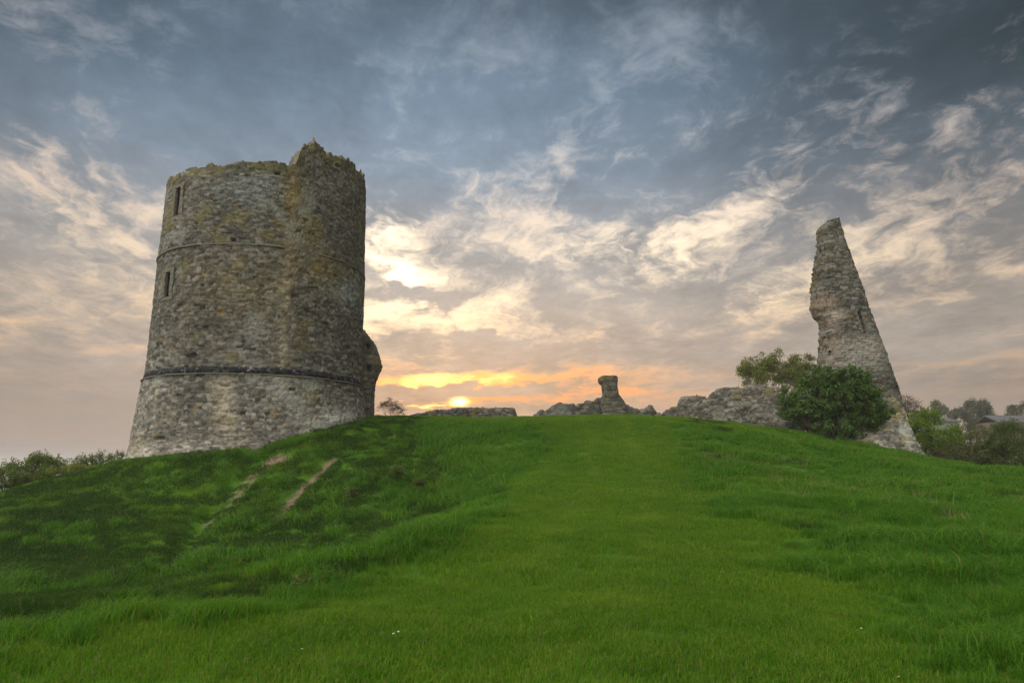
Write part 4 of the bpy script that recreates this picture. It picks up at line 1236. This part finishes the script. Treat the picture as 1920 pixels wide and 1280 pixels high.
G_MOWN = grass_mat('mown_grass_blades', [(.25, (.060, .165, .008)), (.5, (.108, .24, .010)), (.75, (.195, .30, .02))], .085)
G_LONG = grass_mat('long_grass_blades', [(.25, (.040, .140, .008)), (.5, (.080, .215, .012)), (.75, (.155, .28, .022))], .035)
G_RANK_SHADE = grass_mat('shaded_rank_grass_blades', [(.25, (.014, .054, .005)), (.5, (.030, .086, .007)), (.75, (.075, .14, .013))], .04)  # rank green, with some shade of hollow and bank painted into it
rg = np.random.default_rng(11)
short_near = [blade_patch('blade_patch', rg, 560, .62, .018, .075, .005, .9, G_MOWN, .3) for _ in range(3)]
short_far = [blade_patch('blade_patch', rg, 300, .72, .025, .10, .010, .9, G_MOWN, .25) for _ in range(3)]
long_near = [blade_patch('blade_patch', rg, 420, .62, .05, .27, .006, 1.1, G_LONG, .5) for _ in range(3)]
long_far = [blade_patch('blade_patch', rg, 220, .72, .05, .24, .012, .9, G_LONG, .4) for _ in range(3)]


G_WORN = grass_mat('worn_grass_blades', [(.25, (.10, .20, .014)), (.5, (.15, .27, .020)), (.75, (.22, .31, .035))], .06)
worn_near = [blade_patch('blade_patch', rg, 520, .62, .012, .045, .005, .9, G_WORN, .3) for _ in range(2)]
worn_far = [blade_patch('blade_patch', rg, 300, .72, .02, .06, .010, .9, G_WORN, .25) for _ in range(2)]
rank_near = [blade_patch('blade_patch', rg, 420, .62, .05, .16, .006, 1.0, G_RANK_SHADE, .35) for _ in range(3)]
rank_far = [blade_patch('blade_patch', rg, 300, .72, .025, .095, .010, .95, G_RANK_SHADE, .2) for _ in range(3)]


def scatter(name, label, sources, x, y, sc_, rot, rng):
    n = len(x); z = terrain(x, y)
    me = bpy.data.meshes.new(name); me.vertices.add(n); me.vertices.foreach_set('co', np.stack([x, y, z], -1).astype(np.float32).ravel())
    e = .15
    gx, gy = (terrain(x + e, y) - terrain(x - e, y)) / (2 * e), (terrain(x, y + e) - terrain(x, y - e)) / (2 * e)
    # stand each patch square to the slope after turning it about its own axis
    nz_ = np.stack([-gx, -gy, np.ones(n)], -1); nz_ /= np.linalg.norm(nz_, axis=1, keepdims=True)
    xa = np.stack([np.ones(n), np.zeros(n), gx], -1); xa /= np.linalg.norm(xa, axis=1, keepdims=True)
    ya = np.cross(nz_, xa); cr_, sr_ = np.cos(rot)[:, None], np.sin(rot)[:, None]
    m0, m1 = xa * cr_ + ya * sr_, ya * cr_ - xa * sr_
    eul = np.stack([np.arctan2(m1[:, 2], nz_[:, 2]), -np.arcsin(np.clip(m0[:, 2], -1, 1)), np.arctan2(m0[:, 1], m0[:, 0])], -1)
    a_ = me.attributes.new('rot', 'FLOAT_VECTOR', 'POINT'); a_.data.foreach_set('vector', eul.astype(np.float32).ravel())
    a_ = me.attributes.new('size', 'FLOAT', 'POINT'); a_.data.foreach_set('value', sc_.astype(np.float32))
    a_ = me.attributes.new('pick', 'INT', 'POINT'); a_.data.foreach_set('value', rng.integers(0, len(sources), n).astype(np.int32))
    o = bpy.data.objects.new(name, me); C.objects.link(o); o['kind'] = 'stuff'
    g_ = bpy.data.node_groups.new(name, 'GeometryNodeTree')
    g_.interface.new_socket('Geometry', in_out='INPUT', socket_type='NodeSocketGeometry'); g_.interface.new_socket('Geometry', in_out='OUTPUT', socket_type='NodeSocketGeometry')
    N = g_.nodes.new; L = g_.links.new
    gi, go = N('NodeGroupInput'), N('NodeGroupOutput')

    def named(nm, ty):
        q = N('GeometryNodeInputNamedAttribute'); q.data_type = ty; q.inputs['Name'].default_value = nm
        return [s_ for s_ in q.outputs if s_.enabled and s_.name == 'Attribute'][0]
    jn = N('GeometryNodeJoinGeometry')
    e2r = N('FunctionNodeEulerToRotation'); L(named('rot', 'FLOAT_VECTOR'), e2r.inputs[0])
    size, pk = named('size', 'FLOAT'), named('pick', 'INT')
    for i, so in enumerate(sources):
        oi = N('GeometryNodeObjectInfo'); oi.inputs['Object'].default_value = so
        cmp_ = N('FunctionNodeCompare'); cmp_.data_type = 'INT'; cmp_.operation = 'EQUAL'
        ins = [s_ for s_ in cmp_.inputs if s_.type == 'INT']; L(pk, ins[0]); ins[1].default_value = i
        ip = N('GeometryNodeInstanceOnPoints'); L(gi.outputs[0], ip.inputs['Points']); L(cmp_.outputs[0], ip.inputs['Selection'])
        L(oi.outputs['Geometry'], ip.inputs['Instance']); L(e2r.outputs[0], ip.inputs['Rotation']); L(size, ip.inputs['Scale'])
        L(ip.outputs[0], jn.inputs[0])
    L(jn.outputs[0], go.inputs[0])
    md = o.modifiers.new('scatter', 'NODES'); md.node_group = g_
    return o


def jgrid(x0, x1, y0, y1, step, rng):
    gx, gy = np.meshgrid(np.arange(x0, x1, step), np.arange(y0, y1, step)); gx = gx.ravel() + (rng.random(gx.size) - .5) * step; gy = gy.ravel() + (rng.random(gy.size) - .5) * step
    return gx, gy


rs = np.random.default_rng(21)
for (y0, y1, step, sh, lo, ra, sbase) in ((2.2, 10, .30, short_near, long_near, rank_near, 1.0), (10, 20, .42, short_near, long_near, rank_near, 1.35), (20, 44, .44, short_far, long_far, rank_far, 1.15)):
    x, y = jgrid(-y1 * .95 - 3, y1 * .95 + 3, y0, y1, step, rs)
    keep = (np.abs(x) < y * .82 + 3.5) & (x > -31) & (x < 38)
    keep &= np.hypot(x - TOWER[0], y - TOWER[1]) > 5.9
    x, y = x[keep], y[keep]
    dm = dirt_mask(x, y); k2 = rs.random(len(x)) > dm * 1.3; x, y = x[k2], y[k2]
    rt = roughness_of_turf(x, y)
    isl = rt + (rs.random(len(x)) - .5) * .35 > .42
    rz = shaded_rank_zone(x, y); isr = (rz + (rs.random(len(x)) - .5) * 1.1 > .5) & (rz > .12)
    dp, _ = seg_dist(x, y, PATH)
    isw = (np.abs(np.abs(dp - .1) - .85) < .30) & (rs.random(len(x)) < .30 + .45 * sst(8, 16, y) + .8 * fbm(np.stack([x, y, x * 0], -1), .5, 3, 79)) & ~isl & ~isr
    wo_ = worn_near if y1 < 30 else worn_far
    for nm, sel, srcs in (('mown_grass', ~isl & ~isr & ~isw, sh), ('worn_grass', isw, wo_), ('rough_grass', isl & ~isr, lo), ('shaded_rank_grass', isr, ra)):
        xs, ys = x[sel], y[sel]
        big = fbm(np.stack([xs, ys, xs * 0], -1), .7, 3, 81)
        scl = sbase * (.85 + .3 * rs.random(len(xs))) * (1 + (1.6 * np.clip(big, -.4, .6) if nm == 'rough_grass' else .5 * big))
        if nm == 'rough_grass': scl = scl * (.55 + .6 * rt[sel])
        scatter(nm, '', srcs, xs, ys, scl, rs.random(len(xs)) * 6.283, rs)

dry = [blade_patch('blade_patch', rg, 16, .6, .2, .5, .007, .7, L_DRY, .4) for _ in range(2)]
xs, ys = [], []
for px, py, n_ in ((1690, 925, 5), (1320, 868, 4), (1400, 880, 5), (1480, 893, 5), (1500, 905, 4), (1440, 900, 4), (1560, 915, 5), (1640, 935, 3), (1720, 955, 4), (1880, 945, 4), (1800, 985, 3), (1860, 990, 3), (1540, 940, 3), (1500, 880, 3)):
    p = hit(px, py, 5, 44)
    for _ in range(n_): xs.append(p[0] + rs.normal(0, .45)); ys.append(p[1] + rs.normal(0, .6))
xs, ys = np.array(xs), np.array(ys)
scatter('dry_grass', '', dry, xs, ys, .7 + .5 * rs.random(len(xs)), rs.random(len(xs)) * 6.28, rs)

# longer grass left uncut against the masonry
xs, ys = [], []
for a_ in np.linspace(-1.9, 1.9, 90):
    r_ = 6.25 + rs.random() * .35; x_, y_ = tower_xy(a_, r_); xs.append(x_); ys.append(y_)
for x_, y_ in ((-.5, 0), ):
    for f_ in np.linspace(0, 1, 40):
        p = at(1440 + 300 * f_, 845, 39.2 + .6 * f_); xs.append(p[0] + rs.normal(0, .15)); ys.append(p[1] - rs.random() * .5)
xs, ys = np.array(xs), np.array(ys)
scatter('rough_grass', '', long_near, xs, ys, .5 + .5 * rs.random(len(xs)), rs.random(len(xs)) * 6.28, rs)

# ------------------------------------------------------------------ haze lying over the low ground
m = bpy.data.materials.new('haze'); m.use_nodes = True; t = m.node_tree; t.nodes.clear()
pv = t.nodes.new('ShaderNodeVolumePrincipled'); pv.inputs['Color'].default_value = (.86, .86, .88, 1); pv.inputs['Density'].default_value = .0006; pv.inputs['Anisotropy'].default_value = .2
ho = t.nodes.new('ShaderNodeOutputMaterial'); t.links.new(pv.outputs[0], ho.inputs['Volume'])
v = box_verts(-16000, 16000, -8000, 16000, -60, 20.5)
haze = mesh_from('haze', v, BOXF, m, None, None, smooth=False); haze['kind'] = 'stuff'
